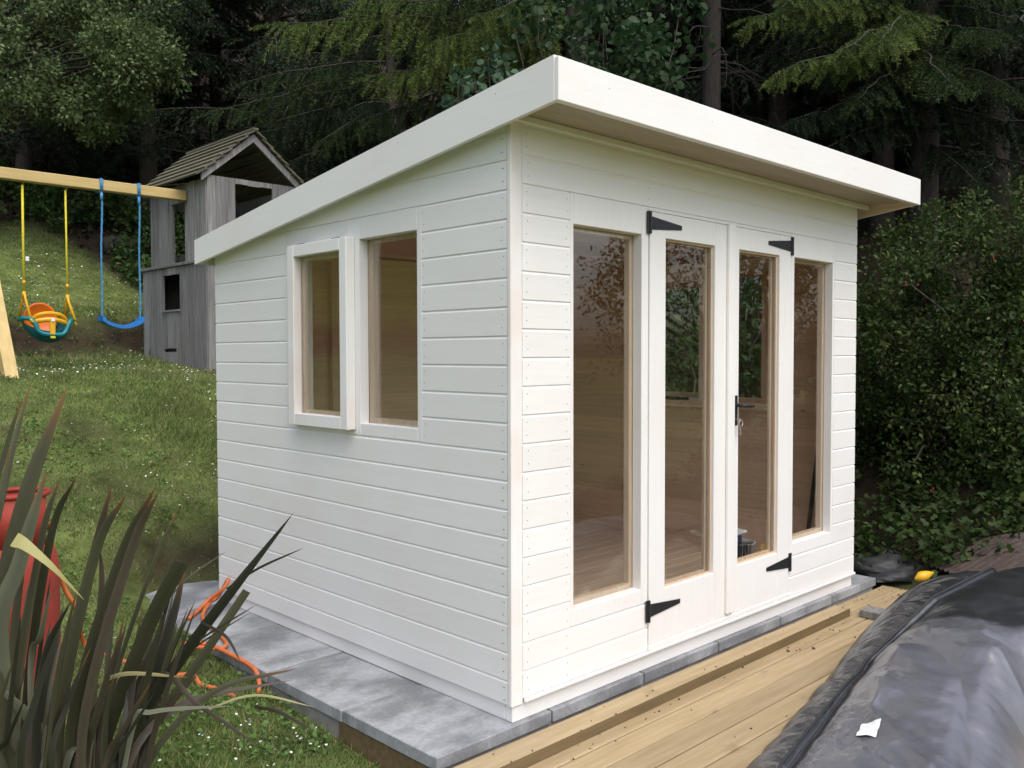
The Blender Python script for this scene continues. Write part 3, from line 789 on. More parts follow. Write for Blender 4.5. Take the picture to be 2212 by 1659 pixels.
# ribbed brown mat behind the cover
rug = thing('ribbed_mat', 'brown ribbed rubber mat heaped behind the black cover', 'mat')
mc = np.array([3.95, -0.72]); V = []; na, nb2 = 90, 30
for i in range(na):
    for j in range(nb2):
        a = (i/(na-1)-.5)*1.5; b = (j/(nb2-1)-.5)*1.1
        z = .33*math.exp(-(a/.62)**2)*math.exp(-(b/.5)**2)-.10+.014*abs(math.sin(i*math.pi/3))
        x = mc[0]+a*math.cos(.9)-b*math.sin(.9); y = mc[1]+a*math.sin(.9)+b*math.cos(.9)
        V.append((x, y, z+.04))
mb = MB(); mb.add(V, [(i*nb2+j, (i+1)*nb2+j, (i+1)*nb2+j+1, i*nb2+j+1) for i in range(na-1) for j in range(nb2-1)]); mb.build('sheet', 'mat_brown', rug)

rgc = np.random.default_rng(91); n_ = 130
cx_ = rgc.uniform(-.3, 3.25, n_); cy_ = np.where(rgc.random(n_) < .55, rgc.normal(-.215, .03, n_), -rgc.uniform(.05, .75, n_)); cy_[:40] = rgc.uniform(-.08, -.03, 40)
on_plank = (cy_ > -.20) & (cy_ < -.09) & (cx_ < 2.5)
cz_ = np.where(on_plank, -.015, DZ+.001)
O = np.stack([cx_, cy_, cz_], 1); q_ = rgc.normal(size=(n_, 3)); X_, Y_, Z_ = frames(q_, rgc)
octv = np.array([[1, 0, 0], [-1, 0, 0], [0, .8, 0], [0, -.8, 0], [0, 0, .6], [0, 0, -.6]]); octf = np.array([[0, 2, 4], [2, 1, 4], [1, 3, 4], [3, 0, 4], [2, 0, 5], [1, 2, 5], [3, 1, 5], [0, 3, 5]])
Vd, Fd = inst(octv, octf, O, X_, Y_, Z_, rgc.uniform(.002, .008, n_)*np.where(rgc.random(n_) < .1, 1.8, 1))
DIRT = (Vd, Fd)
stuff(bigmesh('soil_crumbs', Vd, Fd, 'soil', None), 'crumbs of dark soil scattered on the deck boards', 'soil')

# ------------------------------------------------------------------ gas bottle and hose
bx_, by_ = -1.285, 1.645; bz = float(H(bx_, by_))-.01
bot = thing('gas_bottle', 'tall red gas bottle with a round carrying collar behind the flax', 'gas bottle', (bx_, by_, bz))
mb = MB(); mb.lathe([(0, .03), (.10, .03), (.145, .055), (.16, .10), (.16, .60), (.155, .66), (.138, .705), (.105, .735), (.05, .752), (0, .756)], n=36); mb.build('body', 'red', bot, True)
mb = MB(); mb.lathe([(.135, 0), (.14, 0), (.14, .07), (.135, .07)], n=32); mb.build('foot_ring', 'red', bot, True)
mb = MB()
for a0, a1 in ((R(170), R(318)), (R(20), R(110))):
    mb.lathe([(.118, .72), (.122, .72), (.128, .93), (.124, .93), (.118, .72)], n=16, a0=a0, a1=a1)
mb.tube([(.126*math.cos(q), .126*math.sin(q), .932) for q in np.linspace(0, 2*math.pi, 33)], .011, 8); mb.build('collar', 'red', bot, True)
mb = MB(); mb.tube([(0, 0, .75), (0, 0, .83)], .02, 10); mb.tube([(0, 0, .80), (.06, .02, .80)], .014, 8); mb.build('valve', 'brass', bot)
hz = thing('gas_hose', 'orange rubber hose trailing from the gas bottle over the grass in loose loops', 'hose')
def onG(x, y, dz=.012): return np.array([x, y, float(H(x, y))+dz])
pth = [np.array([bx_+.06, by_+.02, bz+.80]), np.array([bx_+.14, by_+.05, bz+.78]), dep(112, 1180, 4.05), dep(135, 1260, 4.15), dep(165, 1318, 4.2), onG(-.86, 2.12, .02), onG(-.80, 1.92), onG(-.73, 1.76), onG(-.66, 1.60), onG(-.60, 1.50, .03), onG(-.60, 1.42), onG(-.56, 1.30), onG(-.545, 1.20)]
mb = MB(); mb.tube(spline(pth, 8), .011, 8); mb.build('hose_run', 'orange_hose', hz, True)
pth = [onG(-.62, 1.62, .03), (-.50, 1.78, .02), (-.43, 1.66, .02), (-.412, 1.45, .012), (-.408, 1.28, .0), (-.43, 1.19, -.035), onG(-.45, 1.16)]
mb = MB(); mb.tube(spline(pth, 8), .011, 8); mb.build('hose_run', 'orange_hose', hz, True)
t1 = hit(468, 1262, 0, -.03); t2 = hit(492, 1250, 0, -.03)
pth = [(-.52, 1.80, .012), (-.42, 1.62, .014), (-.352, 1.66, .013), (-.30, 1.86, .013), (-.28, 2.02, .013), (-.22, 2.2, .015), (-.1, 2.36, .03), tuple(hit(470, 1290, 0, -.05)), (t2[0], t2[1], t2[2]-.005), tuple(hit(484, 1270, 0, -.06)), (-.12, 2.34, .05), (-.2, 2.30, .013), (-.30, 2.2, .013)]
mb = MB(); mb.tube(spline(pth, 8), .011, 8); mb.build('hose_run', 'orange_hose', hz, True)

# ------------------------------------------------------------------ swing set
SY = 6.49
sf = thing('swing_frame', 'swing frame of new yellow timber with a long top beam', 'swing frame')
mb = MB(); mb.box(-1.15, 1.645, SY-.05, SY+.05, 3.018, 3.118, 0, .006); mb.build('beam', 'beamwood', sf)
ap = np.array([-0.27, SY, 3.07])
def leg(foot, apx):
    mb = MB(); a = np.array(foot, float); b = np.array(apx, float); t = nice(b-a)
    e1 = nice(np.cross(t, (0, 1, 0))); e1 = np.array([1, 0, 0])-t*t[0]; e1 = nice(e1); e2 = np.cross(t, e1); h = .05
    P = [a-e1*h-e2*h, a+e1*h-e2*h, a+e1*h+e2*h, a-e1*h+e2*h]; P += [q+(b-a) for q in P]
    mb.hexa(P); return mb.build('leg', 'swingwood', sf)
ft = hit(24, 800, 1, 5.72)
for off in ((0, 0, 0),):
    leg((ft[0], ft[1], float(H(ft[0], ft[1]))-.06), (-0.32, SY-.12, 3.06))
leg((ft[0]-.10, 7.28, float(H(ft[0]-.1, 7.28))-.06), (-0.32, SY+.12, 3.06))
mb = MB(); mb.box(-.75, ft[0]-.03, 5.97, 6.03, 1.95, 2.03); 
ts = thing('toddler_swing', 'orange, yellow and teal toddler bucket seat hanging on lime ropes', 'swing seat')
XL, XR = .105, .515
def y_(dy): return SY+dy
mb = MB()
for i in range(13):
    pass
# bucket shell
V = []; n1, n2 = 16, 40
for i in range(n1+1):
    th = math.pi/2*i/n1
    for j in range(n2):
        ph = 2*math.pi*j/n2
        V.append((.312+.205*math.cos(th)*math.cos(ph), SY+.02+.15*math.cos(th)*math.sin(ph), 1.735-.165*math.sin(th)**0.9+.02*math.cos(ph)**2*math.cos(th)-.075*max(0, -math.sin(ph))*math.cos(th)))
mb.add(V, [(i*n2+j, (i+1)*n2+j, (i+1)*n2+(j+1) % n2, i*n2+(j+1) % n2) for i in range(n1) for j in range(n2)])
mb.build('bucket', 'teal_dark', ts, True)
mb = MB(); pts = [(.10, .10, 1.765), (.095, 0, 1.77), (.105, -.06, 1.775), (.145, -.10, 1.765), (.175, -.12, 1.72), (.195, -.13, 1.665), (.235, -.14, 1.635), (.31, -.145, 1.628), (.39, -.14, 1.63), (.43, -.13, 1.66), (.455, -.12, 1.715), (.485, -.10, 1.76), (.52, -.05, 1.77), (.53, 0, 1.765), (.525, .10, 1.76)]
mb.tube(spline([(a, y_(b), c) for a, b, c in pts], 5), .021, 10); mb.build('rim', 'teal', ts, True)
mb = MB(); V = []
for k_, yo in ((0, .10), (1, .13)):
    for i in range(9):
        for j in range(28):
            rr = i/8; ph = 2*math.pi*j/28
            V.append((.285+.145*rr*math.cos(ph), y_(yo+.05*(1-rr*rr)), 1.775+.155*rr*math.sin(ph)+.0))
F = []
for k_ in (0, 1):
    for i in range(8):
        for j in range(28):
            a = k_*252+i*28+j; b = k_*252+i*28+(j+1) % 28
            F.append((a, b, b+28, a+28) if k_ else (a, a+28, b+28, b))
for j in range(28): F.append((8*28+j, 252+8*28+j, 252+8*28+(j+1) % 28, 8*28+(j+1) % 28))
mb.add(V, F); mb.build('backrest', 'orange', ts, True)
mb = MB(); gp = [(.158, -.06, 1.755), (.180, -.10, 1.788), (.225, -.13, 1.815), (.30, -.14, 1.824), (.38, -.135, 1.812), (.43, -.11, 1.782), (.465, -.07, 1.74)]
mb.tube(spline([(a, y_(b), c) for a, b, c in gp], 5), .017, 8)
gp = [(.160, -.07, 1.735), (.20, -.12, 1.752), (.25, -.14, 1.762), (.31, -.15, 1.765), (.37, -.14, 1.757), (.42, -.12, 1.742), (.462, -.08, 1.72)]
mb.tube(spline([(a, y_(b), c) for a, b, c in gp], 5), .022, 8)
mb.box(.285, .332, y_(-.170), y_(-.145), 1.625, 1.765, 0, .006); mb.build('guard', 'yellow', ts)
mb = MB(); mb.box(.293, .325, y_(-.178), y_(-.1755), 1.748, 1.778); mb.build('label_plate', 'white_pl', ts)
mb = MB(); mb.box(.288, .33, y_(-.172), y_(-.145), 1.592, 1.612, 0, .004)
for xx, yy, zz in ((.135, -.12, 1.752), (.098, .05, 1.73), (.528, -.05, 1.74)): mb.tube([(xx, y_(yy)-.02, zz+.008), (xx, y_(yy)+.01, zz), (xx+.02, y_(yy)-.02, zz-.012)], .010, 6)
mb.build('knot', 'lime', ts)
for xa, zt, xm in ((.120, 1.985, .115), (.492, 1.97, .505)):
    mb = MB()
    for dy, dx in ((-.10, .03 if xa < .3 else .02), (.10, -.018 if xa < .3 else -.012)):
        mb.tube([(xm+dx, y_(dy), 1.765), (xa+dx*.2, y_(dy*.15), zt-.03), (xa, y_(0), zt+.03)], [.013, .012, .013], 8)
    mb.tube([(xa, y_(0), zt-.02), (xa, y_(0), zt+.035)], .017, 8); mb.tube([(xa, y_(0), zt+.10), (xa, y_(0), zt+.135)], .013, 8)
    mb.build('strap', 'yellow', ts, True)
mb = MB()
mb.tube([(.120, SY, 2.0), (.121, SY, 2.5), (.124, SY, 2.985)], .011, 8); mb.build('rope', 'lime', ts, True); mb = MB(); mb.tube([(.492, SY, 1.99), (.491, SY, 2.5), (.491, SY, 2.985)], .009, 8); mb.build('rope', 'lime', ts, True)
for xx in (.124, .491):
    mb = MB(); mb.tube([(xx, SY, 2.97), (xx+.014, SY, 2.995), (xx, SY, 3.0175)], .006, 6); mb.build('hook', 'brass', ts)
mb = MB(); mb.box(.135, .165, SY-.014, SY-.011, 2.30, 2.34); mb.build('paper_tag', 'white_pl', ts)
bs = thing('flat_swing', 'curved blue flexible swing seat on blue ropes tied round the beam', 'swing seat')
mb = MB(); V = []; n1 = 30
for i in range(n1+1):
    s = i/n1; x = .785+.40*s; z = 1.716+.066*(2*s-1)**2+.012*(abs(2*s-1) > .82)
    th_ = .017+.008*(abs(2*s-1) > .82)
    for a, b in ((-.075, -1), (.075, -1), (.075, 1), (-.075, 1)): V.append((x, SY+a, z+b*th_))
F = [(i*4+j, (i+1)*4+j, (i+1)*4+(j+1) % 4, i*4+(j+1) % 4) for i in range(n1) for j in range(4)]+[(0, 1, 2, 3), (n1*4+3, n1*4+2, n1*4+1, n1*4)]
mb.add(V, F); mb.build('seat', 'blue_seat', bs)
for xt, xb in ((.798, .800), (1.154, 1.168)):
    mb = MB(); pts = []
    for i in range(60):
        s = i/59; pts.append((xb+(xt-xb)*s+.004*math.sin(s*9), SY-.055*min(1, s*1.1)+.002*math.sin(s*90), 1.79+(3.02-1.79)*s))
    mb.tube(pts, .0095, 8)
    for k in range(3):
        xx = xt+(k-1)*.010
        mb.tube([(xx, SY-.060, 3.0), (xx, SY-.062, 3.125), (xx, SY, 3.128), (xx, SY+.062, 3.125), (xx, SY+.06, 3.008), (xx, SY, 3.006), (xx, SY-.06, 3.0)], .0055, 6)
    mb.tube([(xt, SY-.055, 2.92), (xt, SY-.056, 2.99)], .014, 8)
    mb.build('rope', 'blue_rope', bs, True)

# ------------------------------------------------------------------ playhouse
ph = thing('playhouse', 'weathered grey timber two storey playhouse with a boarded gable roof', 'playhouse')
PX0, PX1, PY0, PY1 = 1.650, 2.640, 6.02, 7.36
QX0, QX1, QY0, QY1 = 1.625, 2.665, 5.98, 7.53
ZG = 1.30
def vboards(par, ax, pos, a0, a1, z0, z1, cuts, wd=.13, seed=0):
    rr = random.Random(seed); a = a0; t = .018
    g = grp('wall', par)
    while a < a1-.01:
        b = min(a1, a+wd*rr.uniform(.85, 1.15)); 
        if a1-b < .04: b = a1
        segs = [(z0+rr.uniform(-.015, .0), z1+0)]
        mid = (a+b)/2
        for c0, c1, cz0, cz1 in cuts:
            if c0-.01 < mid < c1+.01:
                ns = []
                for s0, s1 in segs:
                    if cz0 > s0: ns.append((s0, min(s1, cz0)))
                    if cz1 < s1: ns.append((max(s0, cz1), s1))
                segs = ns
        j = rr.uniform(-.004, .004)
        for s0, s1 in segs:
            if s1-s0 < .02: continue
            mb = MB()
            if ax == 'x': mb.box(pos+j, pos+j+t, a+.002, b-.002, s0, s1)
            else: mb.box(a+.002, b-.002, pos+j, pos+j+t, s0, s1)
            mb.build('plank', 'greywood', g)
        a = b
    return g
# explicit boards so that openings fall between boards
def vwall(par, ax, pos, edges, z0, z1, cuts):
    g = grp('wall', par)
    rr = random.Random(int(pos*100))
    for a, b in zip(edges[:-1], edges[1:]):
        segs = [(z0, z1)]; mid = (a+b)/2
        for c0, c1, cz0, cz1 in cuts:
            if c0 < mid < c1:
                ns = []
                for s0, s1 in segs:
                    if cz0 > s0: ns.append((s0, min(s1, cz0)))
                    if cz1 < s1: ns.append((max(s0, cz1), s1))
                segs = ns
        j = rr.uniform(-.005, .005)
        for s0, s1 in segs:
            if s1-s0 < .02: continue
            mb = MB()
            if ax == 'x': mb.box(pos+j, pos+j+.02, a+.0015, b-.0015, s0-rr.uniform(0, .012), s1)
            else: mb.box(a+.0015, b-.0015, pos+j, pos+j+.02, s0-rr.uniform(0, .012), s1)
            mb.build('plank', 'greywood', g)
    return g
vwall(ph, 'x', PX0, [6.02, 6.13, 6.26, 6.39, 6.52, 6.70, 6.80, 6.90, 7.04, 7.17, 7.36], 2.405, 3.20, [(6.52, 6.80, 2.42, 3.01)])
vwall(ph, 'x', QX0, [5.98, 6.12, 6.26, 6.40, 6.50, 6.60, 6.70, 6.80, 6.90, 7.02, 7.16, 7.28, 7.40, 7.53], ZG, 2.36, [(6.60, 7.02, 1.915, 2.292), (6.70, 7.02, 1.47, 1.515)])
vwall(ph, 'x', PX1-.02, [6.02, 6.16, 6.30, 6.44, 6.9, 7.06, 7.2, 7.36], 2.405, 3.20, [(6.44, 6.9, 2.5, 3.0)])
vwall(ph, 'x', QX1-.02, [5.98, 6.14, 6.30, 6.46, 6.62, 6.78, 6.94, 7.1, 7.26, 7.40, 7.53], ZG, 2.36, [])
vwall(ph, 'y', PY0-.021, [1.652, 1.74, 1.85, 1.951, 2.09, 2.23, 2.367, 2.50, 2.638], 2.405, 3.222, [(1.951, 2.367, 2.70, 3.172)])
vwall(ph, 'y', PY1, [1.652, 1.80, 1.95, 2.09, 2.23, 2.37, 2.50, 2.638], 2.405, 3.2, [(1.80, 2.23, 2.55, 3.05)])
vwall(ph, 'y', QY0-.021, [1.627, 1.76, 1.90, 2.04, 2.18, 2.32, 2.46, 2.58, 2.663], ZG, 2.36, [])
vwall(ph, 'y', QY1, [1.627, 1.76, 1.90, 2.04, 2.18, 2.32, 2.46, 2.58, 2.663], ZG, 2.36, [])
mb = MB(); mb.box(QX0-.025, QX1+.025, QY0-.05, QY1+.05, 2.3615, 2.393, 0, .004); mb.build('ledge', 'greywood', ph)
mb = MB(); mb.box(QX0-.02, QX0-.001-.005, 6.58, 7.04, 1.895, 1.913); mb.build('sill', 'greywood', ph)
mb = MB(); mb.box(PX0-.02, PX0-.006, 6.50, 6.82, 3.012, 3.04); mb.build('lintel', 'greywood', ph)
RZ0, RZ1 = 3.215, 3.70; xm = (PX0+PX1)/2
for yy in (PY0-.05, PY1+.02):
    for s in (-1, 1):
        mb = MB(); xe = xm+s*.56; ze = RZ0-.04
        n_ = nice((-(RZ1-ze)*s*-1, 0, .56)); 
        P = [(xm, yy, RZ1-.085), (xe, yy, ze-.02), (xe, yy+.03, ze-.02), (xm, yy+.03, RZ1-.085), (xm, yy, RZ1-.005), (xe+s*.0, yy, ze+.055), (xe, yy+.03, ze+.055), (xm, yy+.03, RZ1-.005)]
        if s < 0: P = [P[1], P[0], P[3], P[2], P[5], P[4], P[7], P[6]]
        mb.hexa(P); mb.build('rafter', 'greywood', ph)
rf = grp('roof', ph)
sl_ = math.hypot(.60, RZ1-RZ0+.04); nbd = 7
for s in (-1, 1):
    dn = nice((s*.60, 0, -(RZ1-RZ0+.04))); up_ = nice((s*(RZ1-RZ0+.04), 0, .60))
    for k in range(nbd):
        a = sl_*k/nbd-.02; b = sl_*(k+1)/nbd+.012
        o_ = np.array([xm, 0, RZ1+.005]); lo = .004+ (0.0); P = []
        A = o_+dn*a+up_*.008; B = o_+dn*b+up_*.030
        y0, y1 = PY0-.09+random.uniform(-.012, .012), PY1+.12+random.uniform(-.02, .02)
        q = [A, B]; t_ = up_*.017
        P = [(A[0], y0, A[2]), (B[0], y0, B[2]), (B[0], y1, B[2]), (A[0], y1, A[2]), tuple(np.array([A[0], y0, A[2]])+t_), tuple(np.array([B[0], y0, B[2]])+t_), tuple(np.array([B[0], y1, B[2]])+t_), tuple(np.array([A[0], y1, A[2]])+t_)]
        if s < 0: P = [P[1], P[0], P[3], P[2], P[5], P[4], P[7], P[6]]
        mb = MB(); mb.hexa(P); mb.build('plank', 'mosswood', rf)
mb = MB(); mb.box(xm-.03, xm+.03, PY0-.10, PY1+.13, RZ1+.028, RZ1+.05); mb.build('ridge_strip', 'mosswood', rf)
mb = MB(); mb.box(PX0+.03, PX1-.03, PY0+.03, PY1-.03, 2.3935, 2.404); mb.build('upper_floor', 'greywood', ph)

# ------------------------------------------------------------------ foliage builders
def twig_template(L, n, nl, nw, rg, sub=True):
    """needled twig along +x with a slight hook"""
    x = np.sort(rg.random(n))*L; ph_ = rg.random(n)*2*math.pi
    base = np.stack([x, np.zeros(n), -0.12*(x/L)**2*L], 1)
    rad = np.stack([np.zeros(n), np.cos(ph_), np.sin(ph_)], 1)
    d = rad*0.8+np.array([0.75, 0, 0.05]); d /= np.linalg.norm(d, axis=1, keepdims=True)
    ln = nl*rg.uniform(.7, 1.2, n)[:, None]
    s = np.cross(d, rg.normal(size=d.shape)); s /= np.linalg.norm(s, axis=1, keepdims=True)
    V = np.stack([base-s*nw/2, base+s*nw/2, base+d*ln], 1).reshape(-1, 3)
    F = np.arange(3*n).reshape(n, 3)
    t = np.repeat(x/L, 3)
    return V, F, t
LEAF_V = np.array([[0, 0, 0], [.45, .30, .06], [1, 0, -.04], [.45, -.30, .06]]); LEAF_F = np.array([[0, 1, 2], [0, 2, 3]])
ROUND_V = np.array([[0, 0, 0], [.25, .36, .04], [.7, .36, .04], [1, 0, -.05], [.7, -.36, .04], [.25, -.36, .04]]); ROUND_F = np.array([[0, 1, 2], [0, 2, 3], [0, 3, 4], [0, 4, 5]])
LOBE_V = np.array([[0, 0, 0], [.2, .42, .03], [.42, .2, .02], [.72, .30, .0], [1, 0, -.06], [.72, -.30, .0], [.42, -.2, .02], [.2, -.42, .03]])
LOBE_F = np.array([[0, 1, 2], [0, 2, 3], [0, 3, 4], [0, 4, 5], [0, 5, 6], [0, 6, 7]])
def leaf_cloud(centres, radii, per, size, cols, rg, tmpl='leaf', up=0.6, flat=1.0):
    """leaves spread through clumps; returns V,F,C"""
    Vt, Ft = {'leaf': (LEAF_V, LEAF_F), 'round': (ROUND_V, ROUND_F), 'lobe': (LOBE_V, LOBE_F)}[tmpl]
    N = len(centres)*per
    C = np.repeat(np.asarray(centres), per, 0); rr = np.repeat(np.asarray(radii), per)
    g = rg.normal(size=(N, 3)); g /= np.linalg.norm(g, axis=1, keepdims=True)
    q = rg.random(N)**0.45
    off = g*(q*rr)[:, None]; off[:, 2] *= flat
    O = C+off
    D = g*0.8+rg.normal(size=(N, 3))*0.6; D[:, 2] -= 0.15
    X = D/np.linalg.norm(D, axis=1, keepdims=True)
    nrm = np.array([0, 0, 1.0])*up+rg.normal(size=(N, 3))*0.55+g*0.3
    Y = np.cross(nrm, X); Y /= np.linalg.norm(Y, axis=1, keepdims=True); Z = np.cross(X, Y)
    S = size*rg.uniform(.6, 1.25, N)
    V, F = inst(Vt, Ft, O, X, Y, Z, S)
    cl_ = np.repeat(rg.random(len(centres)), per); k = np.clip(.5*cl_+.5*rg.random(N), 0, 1)[:, None]
    c = np.array(cols[0])*(1-k)+np.array(cols[1])*k
    sp = rg.random(N)
    c = np.where((sp < .05)[:, None], np.array(cols[-1])[None], c) if len(cols) > 2 else c
    return V, F, np.repeat(c, len(Vt), 0)
def tubes(paths, nseg=5):
    """many tapered tubes -> V,F (quads); paths: list of (pts Nx3, radii)"""
    Vs = []; Fs = []; b = 0
    ang = np.linspace(0, 2*math.pi, nseg, endpoint=False)
    for P, rd in paths:
        P = np.asarray(P, float); k = len(P); T = np.gradient(P, axis=0); T /= np.linalg.norm(T, axis=1, keepdims=True)+1e-9
        a = np.array([0.3, 0.2, 1.0]) if abs(T[0, 2]) < .8 else np.array([1.0, .2, .1])
        E1 = np.cross(T, a); E1 /= np.linalg.norm(E1, axis=1, keepdims=True)+1e-9; E2 = np.cross(T, E1)
        rd = np.asarray(rd).reshape(k, 1, 1)
        V = P[:, None]+rd*(np.cos(ang)[None, :, None]*E1[:, None]+np.sin(ang)[None, :, None]*E2[:, None])
        Vs.append(V.reshape(-1, 3)); I = np.arange(k*nseg).reshape(k, nseg)
        F = np.stack([I[:-1], np.roll(I[:-1], -1, 1), np.roll(I[1:], -1, 1), I[1:]], -1).reshape(-1, 4)
        Fs.append(F+b); b += k*nseg
    return np.concatenate(Vs), np.concatenate(Fs)

TW = [twig_template(1.0, n, .080, .019, np.random.default_rng(50+n)) for n in (110, 100, 120)]
TWF = [twig_template(1.0, n, .11, .030, np.random.default_rng(80+n)) for n in (54, 48, 60)]
def limb(P0, d, Ln, droop, rg, pend=0.55, dens=16, twl=.42, tw=TW, lift=0.0):
    """one conifer limb: wood path + twig instances (list of arrays)"""
    d = nice(d); s = np.linspace(0, 1, 10)
    P = P0[None]+d[None]*(s*Ln)[:, None]; P[:, 2] += -droop*Ln*s**1.7+lift*Ln*np.maximum(0, s-.55)**2
    P += np.cumsum(rg.normal(size=P.shape)*0.012*Ln, 0)*np.array([1, 1, .6])
    n = max(8, int(1.9*dens*Ln)); ss = np.clip(rg.uniform(.10, 1.0, n), 0, 1); ss[0] = 1.0; ss[1] = .97
    idx = ss*9; i0 = np.minimum(idx.astype(int), 8); f = (idx-i0)[:, None]
    O = P[i0]*(1-f)+P[i0+1]*f; T = P[i0+1]-P[i0]; T /= np.linalg.norm(T, axis=1, keepdims=True)
    side = np.cross(T, np.array([0, 0, 1.0])); side /= np.linalg.norm(side, axis=1, keepdims=True)+1e-9
    sg = np.where(rg.random(n) < .5, -1, 1)[:, None]
    D = T*.65+side*sg*rg.uniform(.35, .95, n)[:, None]+np.array([0, 0, -1.0])*(pend*rg.uniform(.3, 1.6, n))[:, None]
    D[:2] = T[:2]
    X = D/np.linalg.norm(D, axis=1, keepdims=True)
    Y = np.cross(np.array([0, 0, 1.0]), X)+1e-6; Y /= np.linalg.norm(Y, axis=1, keepdims=True); Z = np.cross(X, Y)
    ln = twl*rg.uniform(.55, 1.25, n)*(1.15-.65*ss)*min(1.2, .5+Ln*.35)
    return P, O, X, Y, Z, ln, ss
def conifer(root, limbs, rg, cols, tw=TW, parts=('crown', 'branches'), shade=None):
    """limbs: list of dicts for limb(); adds crown and branches under root (world coordinates)"""
    Vs = []; Fs = []; Cs = []; wp = []; b = 0
    for lb in limbs:
        P, O, X, Y, Z, ln, ss = limb(rg=rg, tw=tw, **{k: v for k, v in lb.items() if k not in ('col', 'rad')})
        rad = lb.get('rad', .010*lb['Ln']/1.5+.004)
        wp.append((P, np.linspace(rad, .004, len(P))))
        cc = lb.get('col', cols); kb = rg.random()
        which = rg.integers(0, len(tw), len(O))
        for q in range(len(tw)):
            m = which == q
            if not m.any(): continue
            Vt, Ft, t = tw[q]
            V, F = inst(Vt, Ft, O[m], X[m], Y[m], Z[m], np.stack([ln[m], np.minimum(ln[m], .5)**.5*.75, np.minimum(ln[m], .5)**.5*.75], 1))
            k = np.clip((.25*kb+.3*rg.random(m.sum()))[:, None]+.5*t[None]**2*rg.uniform(.5, 1.2, m.sum())[:, None], 0, 1)
            c = np.array(cc[0])*(1-k[..., None])+np.array(cc[1])*k[..., None]
            Vs.append(V); Fs.append(F+b); Cs.append(c.reshape(-1, 3)); b += len(V)
    V = np.concatenate(Vs); F = np.concatenate(Fs); C = np.concatenate(Cs)
    cr = bigmesh('crown', V, F, 'needle', C, root)
    tv, tf = tubes(wp, 5); bigmesh('branches', tv, tf, 'bark', None, root, True)['kind'] = 'stuff'
    return cr
def trunk(root, base, hgt, r0, r1, rg, lean=(0, 0), mat='bark'):
    z = np.linspace(0, 1, 16); P = np.stack([base[0]+lean[0]*z*hgt+.04*np.sin(z*5), base[1]+lean[1]*z*hgt, base[2]-.2+z*hgt], 1)
    rad = r0+(r1-r0)*z; rad[0] *= 1.35; rad[1] *= 1.08
    V, F = tubes([(P, rad)], 14)
    n = V-np.repeat(P, 14, 0); V = V+n*(0.16*(fbm(np.arctan2(n[:, 1], n[:, 0])*4+9, V[:, 2]*3)-.5))[:, None]
    bigmesh('trunk', V, F, mat, None, root, True)
def dead_twigs(root, base, z0, z1, n, Lr, rg, r=.008):
    ps = []
    for i in range(n):
        z = rg.uniform(z0, z1); a = rg.uniform(0, 2*math.pi); Ln = rg.uniform(*Lr); s = np.linspace(0, 1, 7)
        P = np.array([base[0], base[1], z])[None]+np.stack([np.cos(a)*s*Ln, np.sin(a)*s*Ln, (-.35*s**1.5)*Ln], 1)+np.cumsum(rg.normal(size=(7, 3))*.03*Ln, 0)
        ps.append((P, np.linspace(r, .002, 7)))
        for k in range(4):
            i0 = rg.integers(2, 6); q = P[i0]; dd = nice(rg.normal(size=3)+np.array([np.cos(a), np.sin(a), -.6]))*Ln*.35
            ps.append((np.stack([q, q+dd*.5+rg.normal(size=3)*.02, q+dd]), np.array([.004, .003, .0015])))
    V, F = tubes(ps, 4); bigmesh('dead_twigs', V, F, 'twig', None, root, True)['kind'] = 'stuff'

# ------------------------------------------------------------------ woodland
G_DK = ((.010, .020, .009), (.030, .058, .020))
G_MD = ((.018, .036, .012), (.062, .105, .028))
G_BR = ((.040, .075, .018), (.185, .245, .060))
def forest_conifer(seed, hgt, n, Lmax, zlow):
    rg = np.random.default_rng(seed); root_limbs = []
    for i in range(n):
        s = (i+rg.random())/n; z = zlow+(hgt-zlow)*s
        a = rg.uniform(0, 2*math.pi); Ln = Lmax*(1-s)**.7*rg.uniform(.7, 1.1)+.25
        root_limbs.append(dict(P0=np.array([0, 0, z]), d=np.array([math.cos(a), math.sin(a), .05]), Ln=Ln, droop=rg.uniform(.2, .45), pend=.6, dens=15, twl=.62))
    return root_limbs
# background conifers: three models, copied about the slope
protos = []
for q, (sd, hg, n, Lm, zl) in enumerate(((1, 13, 66, 3.3, 1.0), (2, 11, 60, 3.0, .6), (3, 14, 64, 3.4, 2.2))):
    rt = thing('conifer', 'dark drooping conifer in the wood behind the lawn', 'tree', group='dark conifers of the wood')
    rg = np.random.default_rng(100+q)
    conifer(rt, forest_conifer(sd, hg, n, Lm, zl), rg, G_DK, tw=TWF)
    trunk(rt, (0, 0, 0), hg, .14, .03, rg)
    dead_twigs(rt, (0, 0, 0), .5, 5, 26, (.6, 1.6), rg, .010)
    protos.append(rt)
def copy_tree(o, parent=None):
    c = o.copy(); COL.objects.link(c)
    if parent is not None: c.parent = parent
    for ch in list(o.children): copy_tree(ch, c)
    return c
spots = []   # (u, horizontal range)
for u, d in ((60, 16.5), (210, 18.0), (330, 16.0), (470, 17.5), (600, 15.5), (740, 17.0), (870, 15.2), (1010, 17.0), (1130, 14.8), (1290, 15.5), (1420, 14.2), (1560, 15.8), (1680, 13.8), (1790, 15.5), (1900, 13.2), (2030, 14.8), (2150, 13.0), (2290, 14.2),
             (-120, 17.5), (140, 22), (420, 23), (700, 22), (960, 22.5), (1230, 21), (1490, 20.5), (1740, 20), (2000, 19), (2240, 19.5)):
    dr = ray(u, 765); dr = dr/np.hypot(dr[0], dr[1]); spots.append((CAM_POS[0]+dr[0]*d, CAM_POS[1]+dr[1]*d))
used = [False]*3
